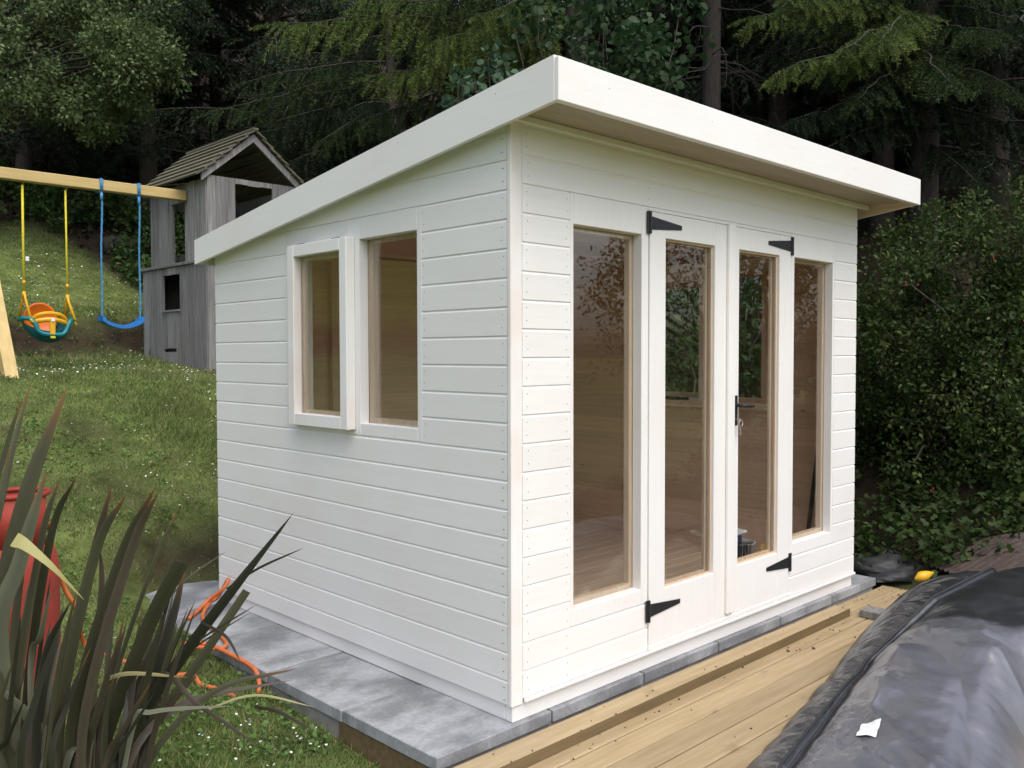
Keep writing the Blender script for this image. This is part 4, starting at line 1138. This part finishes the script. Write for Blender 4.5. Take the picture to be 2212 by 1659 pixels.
for i, (x, y) in enumerate(spots):
    k = (i*2+i//5) % 3
    if not used[k]: o = protos[k]; used[k] = True
    else: o = copy_tree(protos[k])
    o.location = (x, y, float(H(x, y))-.1); o.rotation_euler = (0, 0, i*1.7); s = .9+.25*((i*7) % 5)/5; o.scale = (s, s, s)

# hero conifer with the bright drooping limb over the summerhouse
rg = np.random.default_rng(21)
hb = dep(1240, 765, 9.6); hb[2] = float(H(hb[0], hb[1]))
t_ = thing('conifer', 'conifer with a long bright green limb drooping above the low roof edge', 'tree')
trunk(t_, hb, 12.0, .17, .04, rg)
lm = []
def limb_px(u0, v0, d0, u1, v1, d1, **k):
    a = dep(u0, v0, d0); b = dep(u1, v1, d1); dr = k.pop('droop', .18); Ln = float(np.linalg.norm(b-a)); v = b-a; v[2] += dr*Ln
    e = dict(P0=a, d=v, Ln=Ln, droop=dr, pend=.9, dens=26, twl=.40); e.update(k); return e
lm.append(limb_px(1230, 60, 9.6, 655, 42, 8.4, droop=.06, pend=.9, dens=34, twl=.52, col=G_BR))
lm.append(limb_px(1235, 20, 9.6, 760, -20, 8.6, droop=.10, dens=30, twl=.5, col=G_BR))
lm.append(limb_px(1230, 110, 9.6, 850, 170, 8.7, droop=.15, dens=34, twl=.45, col=G_BR))
lm.append(limb_px(1230, 150, 9.6, 800, 260, 9.0, droop=.2, dens=26, twl=.4, col=G_MD))
lm.append(limb_px(1235, 40, 9.6, 950, 90, 8.4, droop=.15, dens=36, twl=.5, col=G_BR))
lm.append(limb_px(1235, 0, 9.6, 1050, 40, 8.3, droop=.2, dens=34, twl=.45, col=G_BR))
lm.append(limb_px(1240, 170, 9.6, 1010, 260, 8.7, droop=.2, dens=26, twl=.4, col=G_MD))
lm.append(limb_px(1240, -60, 9.6, 980, -70, 8.6, droop=.2, dens=26, twl=.5, col=G_MD))
lm.append(limb_px(1240, -60, 9.6, 1420, -20, 8.9, droop=.3, dens=24, twl=.5, col=G_MD))
for i in range(34):
    z = hb[2]+rg.uniform(2.2, 11.5); a = rg.uniform(0, 6.28); Ln = 2.6*(1-(z-hb[2])/13)+.3
    lm.append(dict(P0=np.array([hb[0], hb[1], z]), d=np.array([math.cos(a), math.sin(a), .05]), Ln=Ln*rg.uniform(.7, 1), droop=.3, pend=.7, dens=18, twl=.5))
conifer(t_, lm, rg, G_MD)
# conifer behind, lower, dark drooping branches over the playhouse
t_ = thing('conifer', 'low dark green conifer with sagging branches behind the playhouse', 'tree')
rg = np.random.default_rng(22); b2 = dep(850, 765, 12.2); b2[2] = float(H(b2[0], b2[1])); trunk(t_, b2, 5.5, .12, .03, rg); lm = []
for u1, v1, c_ in ((480, 235, G_MD), (560, 190, G_MD), (620, 350, G_DK), (700, 300, G_MD), (520, 330, G_DK), (760, 400, G_DK), (640, 260, G_DK), (930, 330, G_DK), (700, 420, G_DK), (600, 420, G_DK), (560, 300, G_DK)):
    lm.append(limb_px(850, v1-50, 12.2, u1, v1, 11.0, droop=.25, dens=22, twl=.5, col=c_))
for i in range(22):
    z = b2[2]+rg.uniform(.5, 5.3); a = rg.uniform(0, 6.28)
    lm.append(dict(P0=np.array([b2[0], b2[1], z]), d=np.array([math.cos(a), math.sin(a), .05]), Ln=rg.uniform(.8, 1.8), droop=.35, pend=.7, dens=18, twl=.5))
conifer(t_, lm, rg, G_DK)
# bare-trunked conifer above the front roof
t_ = thing('conifer', 'conifer with a bare twiggy trunk rising behind the front roof edge', 'tree')
rg = np.random.default_rng(23); b3 = dep(1530, 765, 10.6); b3[2] = float(H(b3[0], b3[1])); trunk(t_, b3, 13, .125, .06, rg)
dead_twigs(t_, b3, 2.2, 7.5, 60, (.5, 1.5), rg, .011); lm = []
for i in range(30):
    z = b3[2]+rg.uniform(5.0, 12); a = rg.uniform(0, 6.28)
    lm.append(dict(P0=np.array([b3[0], b3[1], z]), d=np.array([math.cos(a), math.sin(a), .05]), Ln=rg.uniform(1.2, 2.6), droop=.3, pend=.7, dens=16, twl=.5))
conifer(t_, lm, rg, G_DK)
# right-hand spruce with bright sprays
t_ = thing('conifer', 'spruce with bright yellow green sprays above the right roof corner', 'tree')
rg = np.random.default_rng(24); b4 = dep(1990, 765, 9.6); b4[2] = float(H(b4[0], b4[1])); trunk(t_, b4, 11, .16, .04, rg); lm = []
for u0, v0, u1, v1, dd, c_ in ((1985, 40, 1640, 60, 8.3, G_BR), (1985, 90, 1700, 130, 8.1, G_BR), (1985, 60, 1800, 110, 7.9, G_BR), (1985, -20, 1720, 0, 8.2, G_BR), (1985, 20, 1900, 90, 7.9, G_BR), (1990, 60, 2150, 80, 8.2, G_MD), (1990, 130, 2190, 190, 8.2, G_MD), (1990, 100, 2060, 170, 8.0, G_MD),
                               (1985, 190, 1720, 250, 8.6, G_DK), (1985, 250, 1780, 330, 8.6, G_DK), (1990, 220, 2200, 300, 8.6, G_DK), (1990, 300, 2120, 400, 8.5, G_DK), (1985, -40, 1600, -60, 8.6, G_MD), (1990, -50, 2200, -10, 8.4, G_MD), (1990, 10, 2230, 50, 8.6, G_MD), (1985, 140, 1850, 220, 8.3, G_MD)):
    lm.append(limb_px(u0, v0, 9.6, u1, v1, dd, droop=.15, pend=.45, dens=32, twl=.42, col=c_))
for i in range(34):
    z = b4[2]+rg.uniform(1.6, 10.5); a = rg.uniform(0, 6.28)
    lm.append(dict(P0=np.array([b4[0], b4[1], z]), d=np.array([math.cos(a), math.sin(a), .05]), Ln=rg.uniform(1.0, 2.3), droop=.3, pend=.7, dens=18, twl=.5))
conifer(t_, lm, rg, G_DK)

def broad(name, label, cat, base, clumps, per, size, cols, rg, tmpl='leaf', stems=14, group=None, rad=.05, smat='bark', spread=None):
    """clumps: (N,3) centres and radii"""
    rt = thing(name, label, cat, group=group)
    C, Rr = clumps
    V, F, Cc = leaf_cloud(C, Rr, per, size, cols, rg, tmpl); bigmesh('crown', V, F, 'leaf', Cc, rt)
    ps = []; base = np.array(base)
    pick = rg.choice(len(C), min(stems, len(C)), replace=False)
    hub = base+np.array([0, 0, .35*(C[:, 2].mean()-base[2])])
    if cat == 'tree':
        ps.append((np.stack([base-np.array([0, 0, .2]), (base+hub)/2+rg.normal(size=3)*.03, hub]), np.array([rad*1.3, rad, rad*.9])))
    for i in pick:
        e = C[i]; s = np.linspace(0, 1, 8)[:, None]; st = hub if cat == 'tree' else base+np.array([rg.normal()*.25, rg.normal()*.25, -.1])
        P = st*(1-s)+e*s; P[:, 2] += .25*np.sin(s[:, 0]*math.pi)*np.linalg.norm(e-st)*.3; P[1:-1] += rg.normal(size=(6, 3))*.04
        ps.append((P, np.linspace(rad*.5, .006, 8)))
    V, F = tubes(ps, 6); bigmesh('trunk' if cat == 'tree' else 'stems', V, F, smat, None, rt, True)
    return rt
def ell(c, r, n, rg, shell=.55, rr=(.16, .34)):
    g = rg.normal(size=(n, 3)); g /= np.linalg.norm(g, axis=1, keepdims=True)
    q = shell+(1-shell)*rg.random(n)**.6
    q *= .75+.5*np.array([fbm(np.array(a[0]*2+5), np.array(a[1]*2+a[2]*3)) for a in g])
    return np.asarray(c)+g*q[:, None]*np.asarray(r), rg.uniform(rr[0], rr[1], n)
def cat2(*a): return np.concatenate([x[0] for x in a]), np.concatenate([x[1] for x in a])
rg = np.random.default_rng(31)
bb = dep(-190, 765, 12.5); bb[2] = float(H(bb[0], bb[1]))
cl_ = cat2(ell(dep(100, 110, 11.6), (1.35, 1.1, .95), 74, rg, rr=(.10, .27)), ell(dep(290, 110, 11.4), (.62, .5, .30), 22, rg, rr=(.08, .2)), ell(dep(140, 235, 11.5), (1.0, .7, .38), 36, rg, rr=(.08, .22)), ell(dep(10, 0, 11.8), (1.0, .9, .9), 40, rg, rr=(.10, .27)), ell(dep(300, 150, 11.3), (.55, .4, .25), 22, rg), ell(dep(240, -30, 11.9), (.8, .8, .6), 40, rg))
broad('broadleaf_tree', 'pale green broadleaf tree leaning over the lawn above the swings', 'tree', bb, cl_, 120, .062, ((.034, .068, .022), (.165, .225, .090), (.26, .32, .17)), rg, 'leaf', 30, rad=.10)
# climbing / round-leaved saplings just behind the summerhouse
cl_ = cat2(ell(dep(1000, 205, 7.4), (.28, .25, .20), 9, rg, rr=(.08, .15)), ell(dep(1090, 150, 7.4), (.22, .2, .2), 8, rg, rr=(.07, .14)), ell(dep(1040, 260, 7.6), (.35, .3, .25), 9, rg, rr=(.08, .16)))
bq = dep(1060, 765, 7.6); bq[2] = float(H(bq[0], bq[1]))
broad('sapling', 'blue green round leaved sapling peeping over the low roof edge', 'sapling', bq, cl_, 14, .070, ((.038, .080, .040), (.095, .165, .095)), rg, 'round', 20, rad=.03, smat='twig')
cl_ = cat2(ell(dep(1290, 60, 7.8), (.55, .5, .5), 30, rg, rr=(.10, .2)), ell(dep(1350, 140, 8.2), (.5, .5, .4), 22, rg, rr=(.10, .2)), ell(dep(1200, 20, 8.2), (.5, .5, .4), 24, rg, rr=(.1, .2)), ell(dep(1440, 60, 8.4), (.4, .4, .5), 18, rg, rr=(.1, .2)))
bq = dep(1330, 765, 8.4); bq[2] = float(H(bq[0], bq[1]))
broad('sapling', 'dark green hazel sapling behind the near roof corner', 'sapling', bq, cl_, 16, .078, ((.018, .044, .016), (.060, .110, .048)), rg, 'round', 10, rad=.022, smat='twig')
# fuchsia hedge right of the summerhouse
rg = np.random.default_rng(33)
fr_ = thing
cl_ = cat2(ell(dep(2030, 640, 7.0), (.75, .75, .6), 90, rg, rr=(.09, .2)), ell(dep(2150, 560, 7.0), (.7, .7, .55), 80, rg, rr=(.09, .2)), ell(dep(1930, 760, 7.3), (.65, .6, .65), 70, rg, rr=(.09, .2)), ell(dep(2120, 820, 6.8), (.7, .7, .6), 80, rg, rr=(.09, .2)), ell(dep(2230, 720, 6.8), (.6, .6, .8), 60, rg, rr=(.09, .2)), ell(dep(2010, 960, 7.2), (.8, .6, .5), 60, rg, rr=(.09, .2)), ell(dep(2200, 980, 6.8), (.5, .6, .5), 40, rg, rr=(.09, .2)))
bq = dep(2060, 1000, 7.4); bq[2] = float(H(bq[0], bq[1]))
fu = broad('fuchsia_bush', 'fuchsia bush with hanging red flowers beside the right end of the summerhouse', 'bush', bq, cl_, 90, .042, ((.016, .034, .010), (.066, .108, .024), (.13, .165, .045)), rg, 'leaf', 60, rad=.025, smat='twig')
pet = []
ii = rg.choice(len(cl_[0]), 26, replace=False)
fc = cl_[0][ii]+rg.normal(size=(26, 3))*.12; fc[:, :2] += -np.array([FWD[0], FWD[1]])*.18
ft_ = np.array([[0, 0, 0], [.25, 0, -.6], [0, .25, -.6], [-.25, 0, -.6], [0, -.25, -.6], [0, 0, -1.2]]); ff = np.array([[0, 1, 2], [0, 2, 3], [0, 3, 4], [0, 4, 1], [1, 5, 2], [2, 5, 3], [3, 5, 4], [4, 5, 1]])
fc2 = np.concatenate([fc+rg.normal(size=fc.shape)*.05 for _ in range(3)])
n_ = len(fc2); eX = np.tile([1., 0, 0], (n_, 1)); eY = np.tile([0, 1., 0], (n_, 1)); eZ = np.tile([0, 0, 1.], (n_, 1))
V, F = inst(ft_, ff, fc2, eX, eY, eZ, rg.uniform(.018, .032, n_)); fo = bigmesh('flowers', V, F, 'fuchsia', None, fu); fo['kind'] = 'stuff'
# hedge shrubs seen through the far windows, along the back right of the summerhouse
for i, (x, y, r_, hh) in enumerate(((4.3, 1.9, .75, 1.0), (4.5, 3.2, .85, 1.1), (4.6, 4.6, .9, 1.2), (3.4, 5.0, .8, 1.0), (5.6, 2.6, 1.0, 1.5), (5.8, 4.4, 1.0, 1.6))):
    rg = np.random.default_rng(40+i); z0 = float(H(x, y)); cl_ = ell((x, y, z0+hh), (r_, r_, hh), 90, rg, rr=(.12, .26))
    broad('laurel_shrub', 'dense green shrub in the hedge behind the summerhouse', 'shrub', (x, y, z0), cl_, 40, .075, ((.016, .040, .014), (.060, .115, .032)), rg, 'leaf', 20, 'hedge shrubs behind the summerhouse', rad=.03, smat='twig')
# tree off to the right that the front glass mirrors
rg = np.random.default_rng(35); mx_, my_ = 7.9, -3.7; z0 = float(H(mx_, my_))
cl_ = cat2(ell((mx_, my_, 2.2), (2.1, 2.1, 1.9), 420, rg, .45, rr=(.14, .3)), ell((mx_+.9, my_+.3, 3.2), (1.5, 1.5, 1.4), 160, rg, .5, rr=(.12, .26)), ell((mx_+1.5, my_+2.3, 1.6), (1.6, 1.5, 1.6), 240, rg, .45, rr=(.14, .3)))
broad('broadleaf_tree', 'leafy garden tree mirrored in the front glass of the summerhouse', 'tree', (mx_, my_, z0), cl_, 44, .065, ((.03, .05, .018), (.075, .105, .04)), rg, 'leaf', 40, rad=.10)

# undergrowth (ivy, bramble) as ground cover
def cover_leaves(name, label, n, fx, size, cols, tmpl, seed, lift=(.02, .16)):
    rg = np.random.default_rng(seed); xy = fx(n, rg); z = H(xy[:, 0], xy[:, 1])+rg.uniform(lift[0], lift[1], len(xy))
    hh = fbm(xy[:, 0]*2.5, xy[:, 1]*2.5); z += (hh-.35)*lift[1]*1.2
    C = np.stack([xy[:, 0], xy[:, 1], z], 1)
    V, F, Cc = leaf_cloud(C, np.full(len(C), .07), 5, size, cols, rg, tmpl, up=1.1)
    return stuff(bigmesh(name, V, F, 'leaf', Cc), label, 'ground cover')
def ivyxy(n, rg):
    xy = np.stack([rg.uniform(3.2, 7.0, n*2), rg.uniform(-3.4, 4.5, n*2)], 1); k = fbm(xy[:, 0]*1.2+3, xy[:, 1]*1.2)
    k2 = (xy[:, 0] > 3.32+.25*(xy[:, 1] < .2)+.3*vn(xy[:, 1]*2, xy[:, 1]*0)) & (k > .38); return xy[k2][:n]
cover_leaves('ivy', 'ivy creeping over the bare earth right of the summerhouse', 5600, ivyxy, .058, ((.014, .028, .008), (.050, .090, .020), (.08, .11, .03)), 'lobe', 61, (.02, .14))
def brxy(n, rg):
    xy = np.stack([rg.uniform(-1.5, 4.5, n*3), rg.uniform(8.4, 14.5, n*3)], 1); k = soilmask(xy[:, 0], xy[:, 1]); f = fbm(xy[:, 0]*.9+8, xy[:, 1]*.9)
    return xy[(k > .55) & (f > .42)][:n]
cover_leaves('brambles', 'low bramble and weeds along the wood edge above the lawn', 2600, brxy, .10, ((.022, .050, .016), (.085, .150, .042), (.11, .17, .06)), 'leaf', 62, (.02, .32))
def bkxy(n, rg):
    a = np.stack([rg.uniform(-2.5, 3.5, n), rg.normal(7.85, .22, n)], 1); return a
cover_leaves('bank_weeds', 'weeds growing on the bare earth banks', 420, bkxy, .036, ((.045, .085, .022), (.12, .18, .055)), 'leaf', 63, (.01, .06))
def floorxy(n, rg):
    xy = np.stack([rg.uniform(-4, 16, n), rg.uniform(3, 24, n)], 1); k = soilmask(xy[:, 0], xy[:, 1]); return xy[(k > .8) & ((xy[:, 1] > 8.3) | (xy[:, 0] > 3.4))]
cover_leaves('leaf_litter', 'dry brown litter and twigs on the woodland floor', 9000, floorxy, .11, ((.014, .010, .007), (.040, .026, .017)), 'leaf', 64, (.0, .10))

# rubble, log and board at the wood edge
def at_ground(u, v):
    d = ray(u, v); ts_ = np.linspace(3, 40, 4000); P = CAM_POS+ts_[:, None]*d; k = np.argmax(P[:, 2] < H(P[:, 0], P[:, 1])); return P[k]
def rock(c, r, seed, mat='stone'):
    mb = MB(); n, m = 8, 12; V = []; rr = np.random.default_rng(seed); 
    for i in range(n+1):
        for j in range(m):
            th = math.pi*i/n; ph_ = 2*math.pi*j/m; d = np.array([math.sin(th)*math.cos(ph_), math.sin(th)*math.sin(ph_), math.cos(th)])
            k = .75+.6*float(fbm(np.array(d[0]*1.7+seed), np.array(d[1]*1.7+d[2]*2.1)))
            V.append(np.array(c)+d*k*np.array(r))
    mb.add(V, [(i*m+j, (i+1)*m+j, (i+1)*m+(j+1) % m, i*m+(j+1) % m) for i in range(n) for j in range(m)])
    return mb.build('stone', mat)
for i, (u, v, s, lb) in enumerate(((155, 452, .22, 'largest pale stone of the rubble at the wood edge'), (140, 438, .15, 'small pale stone resting on the rubble at the wood edge'), (105, 440, .09, 'small grey stone left of the rubble heap at the wood edge'), (135, 482, .12, 'flat pale stone half sunk below the rubble heap'))):
    p = at_ground(u, v); tag(rock(p+np.array([0, 0, s*.2]), (s, s*.8, s*.55), 3+i), lb, 'stone')
p = at_ground(262, 552)
lg = thing('tree_stump', 'short sawn brown log lying at the foot of the brambles', 'log', tuple(p))
mb = MB(); mb.tube([(-.22, .05, .12), (-.1, .02, .13), (.2, -.05, .14)], [.13, .14, .12], 14); mb.build('log', 'bark', lg, True)
p = at_ground(280, 455); e = RGT
mb = MB(); n_ = nice(np.array([-FWD[0], -FWD[1], .9])); ax_ = nice(RGT*.8-np.array([0, 0, .55])); bx2 = nice(np.cross(n_, ax_)); c0 = p+np.array([0, 0, .18])
P = [c0+ax_*a+bx2*b+n_*t for t in (0, .03) for a, b in ((-.5, -.11), (.5, -.11), (.5, .11), (-.5, .11))]
mb.hexa(P); tag(mb.build('old_board', 'greywood'), 'old grey board lying across the brambles behind the swings', 'board')

# ------------------------------------------------------------------ grass and daisies
def grassxy(n, x0, x1, y0, y1, rg):
    xy = np.stack([rg.uniform(x0, x1, n), rg.uniform(y0, y1, n)], 1)
    k = soilmask(xy[:, 0], xy[:, 1]); keep = rg.random(n) > k*1.05
    x, y = xy[:, 0], xy[:, 1]
    slab = (x > -0.40) & (x < 3.35) & (y > -3.6) & (y < 2.98)
    dk = (x > -0.42) & (y < -.0) & (x < 3.4)
    # only what the camera could plausibly see
    d = xy-CAM_POS[:2]; fwd = d@(FWD[:2]/np.hypot(*FWD[:2])); lat = d@np.array([RGT[0], RGT[1]])
    vis = (fwd > 1.6) & (np.abs(lat) < .66*fwd+.6)
    hid = (x > 1.9) & (y < 8)
    return xy[keep & ~slab & ~dk & vis & ~hid]
rg = np.random.default_rng(71)
Vs = []; Fs = []; Cs = []; b = 0
for (n, y0, y1, x0, x1, hgt, wd) in ((150000, -1.6, 3.2, -2.8, -.3, .050, .0056), (130000, 3.0, 6.0, -2.2, 2.5, .055, .0072), (90000, 5.8, 13.6, -2.0, 4.2, .06, .011)):
    xy = grassxy(n, x0, x1, y0, y1, rg); n = len(xy)
    pn = fbm(xy[:, 0]*2.2, xy[:, 1]*2.2); lush = np.clip((fbm(xy[:, 0]*1.1+20, xy[:, 1]*1.1)-.25)*2, 0.35, 1.3)
    h = hgt*rg.uniform(.5, 1.5, n)*lush
    z = H(xy[:, 0], xy[:, 1]); O = np.stack([xy[:, 0], xy[:, 1], z-.004], 1)
    a = rg.uniform(0, 6.28, n); s = np.stack([np.cos(a), np.sin(a), 0*a], 1)*(wd*rg.uniform(.7, 1.4, n))[:, None]/2
    ln = rg.normal(size=(n, 2))*.55; T = O+np.stack([ln[:, 0]*h, ln[:, 1]*h, h], 1)
    V = np.stack([O-s, O+s, T], 1).reshape(-1, 3); F = np.arange(3*n).reshape(n, 3)
    k = np.clip(.05+.9*pn+.38*rg.normal(size=n), 0, 1)[:, None]
    c = np.array((.085, .150, .034))*(1-k)+np.array((.265, .325, .120))*k
    dry = (rg.random(n) < .12+.35*np.clip((pn-.5)*5, 0, 1))[:, None]; c = np.where(dry, np.array((.36, .33, .17)), c)
    Vs.append(V); Fs.append(F+b); Cs.append(np.repeat(c, 3, 0)); b += len(V)
stuff(bigmesh('grass', np.concatenate(Vs), np.concatenate(Fs), 'grass', np.concatenate(Cs)), 'short rough green lawn grass on the slope', 'grass')
# clover leaves in the near lawn
xy = grassxy(9000, -2.8, .4, -1.4, 5.0, rg); kk = fbm(xy[:, 0]*3+7, xy[:, 1]*3) > .46; xy = xy[kk]
C = np.stack([xy[:, 0], xy[:, 1], H(xy[:, 0], xy[:, 1])+.022], 1)
V, F, Cc = leaf_cloud(C, np.full(len(C), .028), 4, .022, ((.075, .155, .034), (.18, .29, .09)), rg, 'round', up=1.6)
stuff(bigmesh('clover', V, F, 'leaf', Cc), 'clover patches growing through the lawn', 'clover')
xy = grassxy(26000, -2.8, 4.0, -1.4, 12.0, rg); kk = fbm(xy[:, 0]*1.4+2, xy[:, 1]*1.4+8)+.12*rg.normal(size=len(xy)) > .60; xy = xy[kk]
n_ = len(xy); O = np.stack([xy[:, 0], xy[:, 1], H(xy[:, 0], xy[:, 1])+rg.uniform(.02, .045, n_)], 1)
q = np.linspace(0, 2*math.pi, 6, endpoint=False); dv = np.concatenate([[[0, 0, .12]], np.stack([np.cos(q), np.sin(q), 0*q], 1)]); df = np.array([[0, i+1, (i+1) % 6+1] for i in range(6)])
tl = rg.normal(size=(n_, 3))*.3+np.array([0, 0, 1.0]); Z = tl/np.linalg.norm(tl, axis=1, keepdims=True); X = np.cross(Z, rg.normal(size=(n_, 3))); X /= np.linalg.norm(X, axis=1, keepdims=True); Y = np.cross(Z, X)
V, F = inst(dv, df, O, X, Y, Z, rg.uniform(.0042, .0075, n_)*np.interp(O[:, 1], [0, 3, 6, 10], [.85, 1, 1.3, 1.8]))
stuff(bigmesh('daisies', V, F, 'petal', None), 'small white daisies scattered through the lawn', 'daisies')

# ------------------------------------------------------------------ New Zealand flax (phormium) at the left
flax = thing('flax_plant', 'bronze green flax plant with long sword leaves beside the gas bottle', 'plant')
rg = np.random.default_rng(77)
fbase = dep(150, 1850, 2.72); fbase[2] = float(H(fbase[0], fbase[1]))
def z2(x, y): return (x*.51, 813.2+y*.51)
GREEN = (.070, .070, .040); DARK = (.040, .040, .028); PALE = (.32, .30, .14); GREY = (.15, .155, .105); BRNZ = (.074, .058, .042); YEL = (.40, .37, .15)
leaves = [
 ((-25, 1250), (95, 560), (285, 40), 78, GREEN, 0), ((-60, 1000), (30, 420), (135, 5), 30, GREEN, 0), ((-80, 800), (20, 330), (95, 85), 26, GREEN, 0), ((-40, 900), (0, 560), (40, 300), 26, GREY, 0),
 ((0, 1150), (85, 780), (200, 390), 70, GREY, 0), ((60, 1500), (170, 720), (258, 415), 36, GREEN, 0), ((110, 1400), (215, 680), (325, 420), 36, GREEN, 0),
 ((200, 1550), (390, 780), (475, 450), 42, BRNZ, 0), ((250, 1480), (400, 760), (535, 500), 48, GREEN, 0), ((300, 1500), (505, 780), (660, 465), 46, GREEN, 0), ((350, 1500), (555, 740), (670, 490), 46, BRNZ, 0),
 ((440, 1500), (640, 820), (755, 560), 22, GREEN, 0), ((430, 1600), (620, 1080), (770, 785), 64, GREEN, 1), ((520, 1650), (700, 1130), (790, 790), 50, DARK, 0),
 ((470, 1659), (800, 1150), (1245, 575), 62, DARK, 0), ((600, 1600), (850, 1200), (1045, 908), 42, GREEN, 1), ((540, 1659), (770, 1390), (1240, 1285), 36, BRNZ, 0), ((620, 1659), (900, 1340), (1265, 1235), 30, GREEN, 0),
 ((330, 1390), (500, 1265), (800, 1275), 18, PALE, 0), ((560, 1500), (650, 1420), (990, 1395), 24, GREY, 0), ((640, 1300), (850, 1400), (1095, 1565), 24, BRNZ, 0), ((850, 1420), (1080, 1350), (1330, 1400), 11, PALE, 0),
 ((960, 900), (1100, 810), (1290, 725), 11, BRNZ, 0), ((850, 1040), (955, 1100), (1018, 1205), 14, DARK, 0), ((1080, 1400), (1180, 1420), (1330, 1500), 18, BRNZ, 0), ((760, 1170), (900, 1080), (1090, 965), 9, BRNZ, 0), ((780, 1180), (880, 1110), (1060, 1000), 8, GREEN, 0),
 ((700, 960), (800, 850), (960, 740), 10, GREEN, 0), ((200, 1659), (150, 1480), (-30, 1290), 60, GREY, 0), ((110, 1700), (60, 1300), (-90, 1190), 74, PALE, 0),
 ((130, 1250), (170, 1100), (215, 900), 30, GREY, 0), ((400, 1300), (430, 900), (425, 735), 28, BRNZ, 0), ((450, 1350), (475, 980), (485, 790), 26, GREEN, 0), ((160, 1659), (190, 1200), (300, 950), 34, DARK, 0), ((60, 1650), (60, 1100), (120, 640), 46, GREEN, 0), ((20, 1659), (10, 1200), (30, 800), 60, GREEN, 0),
]
for i in range(56):
    a = rg.uniform(0, 1)**1.15; bx0 = -60+660*a+rg.normal()*25; tipx = bx0+rg.uniform(10, 150)+220*a*rg.random(); tipy = rg.uniform(780, 1360)+120*abs(a-.4)
    leaves.append(((bx0, 1659), ((bx0*.6+tipx*.4), (1659+tipy)/2+rg.normal()*20), (tipx, tipy), rg.uniform(18, 38), (GREEN, DARK, BRNZ, GREEN, DARK)[rg.integers(0, 5)] if i % 6 else BRNZ, 0))
def make_leaf(pts, wid, col, blunt, twist, tipcol, rg):
    C = np.array(spline(pts, 7)); n = len(C); s = np.linspace(0, 1, n)
    T = np.gradient(C, axis=0); T /= np.linalg.norm(T, axis=1, keepdims=True)
    view = C-CAM_POS; view /= np.linalg.norm(view, axis=1, keepdims=True)
    S = np.cross(T, view); S /= np.linalg.norm(S, axis=1, keepdims=True)+1e-9; N = np.cross(S, T)
    tw = twist*(1-.4*s)[:, None]; S2 = S*np.cos(tw)+N*np.sin(tw); N2 = np.cross(S2, T)
    wv = np.interp(s, [0, .25, .55, .8, .95, 1], [.75, .95, 1, .72, .25, .0]) if not blunt else np.interp(s, [0, .3, .8, 1], [.7, .95, 1, .92])
    wv = (wv*wid/2)[:, None]
    V = np.stack([C-S2*wv, C-N2*wv*.28, C+S2*wv], 1).reshape(-1, 3)
    F = np.array([[i*3+j, i*3+j+1, (i+1)*3+j+1, (i+1)*3+j] for i in range(n-1) for j in (0, 1)])
    k = np.clip((s-.84)/.16, 0, 1)[:, None]*(0 if blunt else .8)
    cc = np.array(col)[None]*(1-k)+np.array(tipcol)[None]*k; cc = cc*(1+.12*rg.normal())
    cc = np.repeat(cc, 3, 0); cc[1::3] *= .8
    return bigmesh('leaf', V, F, 'flax', cc, flax, True)
for i, (b_, m_, t_, wpx, col, bl_) in enumerate(leaves):
    d0 = 2.72+rg.normal()*.05; dt = d0+rg.uniform(-.22, .22)
    pb = dep(*z2(*b_), d0); pm = dep(*z2(*m_), (d0+dt)/2); pt = dep(*z2(*t_), dt)
    rp_ = dep(150+(b_[0]*.51-150)*.80, 1850, 2.72); rootp = np.array([rp_[0], rp_[1], fbase[2]-.03])+np.array([rg.normal()*.04, rg.normal()*.04, 0])
    pts = [pb, pm, pt] if col in (PALE,) or wpx < 20 or (b_[1] < 1200 and b_[0] > 500) else [rootp, pb, pm, pt]
    make_leaf(pts, wpx*.51*d0/FPX*.98, col, bl_, rg.uniform(-.7, .7), (.24, .10, .035) if (i < 14 or rg.random() < .35) else tuple(np.array(col)*1.1), rg)
# snapped yellowed leaf
C = [dep(*z2(60, 690), 2.45), dep(*z2(110, 715), 2.44), dep(*z2(220, 805), 2.45), dep(*z2(355, 945), 2.5)]
P = np.array(spline(C, 7)); n = len(P); s = np.linspace(0, 1, n); T = np.gradient(P, axis=0); T /= np.linalg.norm(T, axis=1, keepdims=True)
S = np.cross(T, P-CAM_POS); S /= np.linalg.norm(S, axis=1, keepdims=True); wv = (np.interp(s, [0, .1, 1], [1, 1, .02])*.034/2*1.15)[:, None]
V = np.stack([P-S*wv, P+S*wv], 1).reshape(-1, 3); F = np.array([[i*2, i*2+1, i*2+3, i*2+2] for i in range(n-1)])
o = bigmesh('leaf', V, F, 'flax', np.tile(YEL, (len(V), 1)), flax, True); o['label'] = 'snapped yellow leaf hanging across the flax'
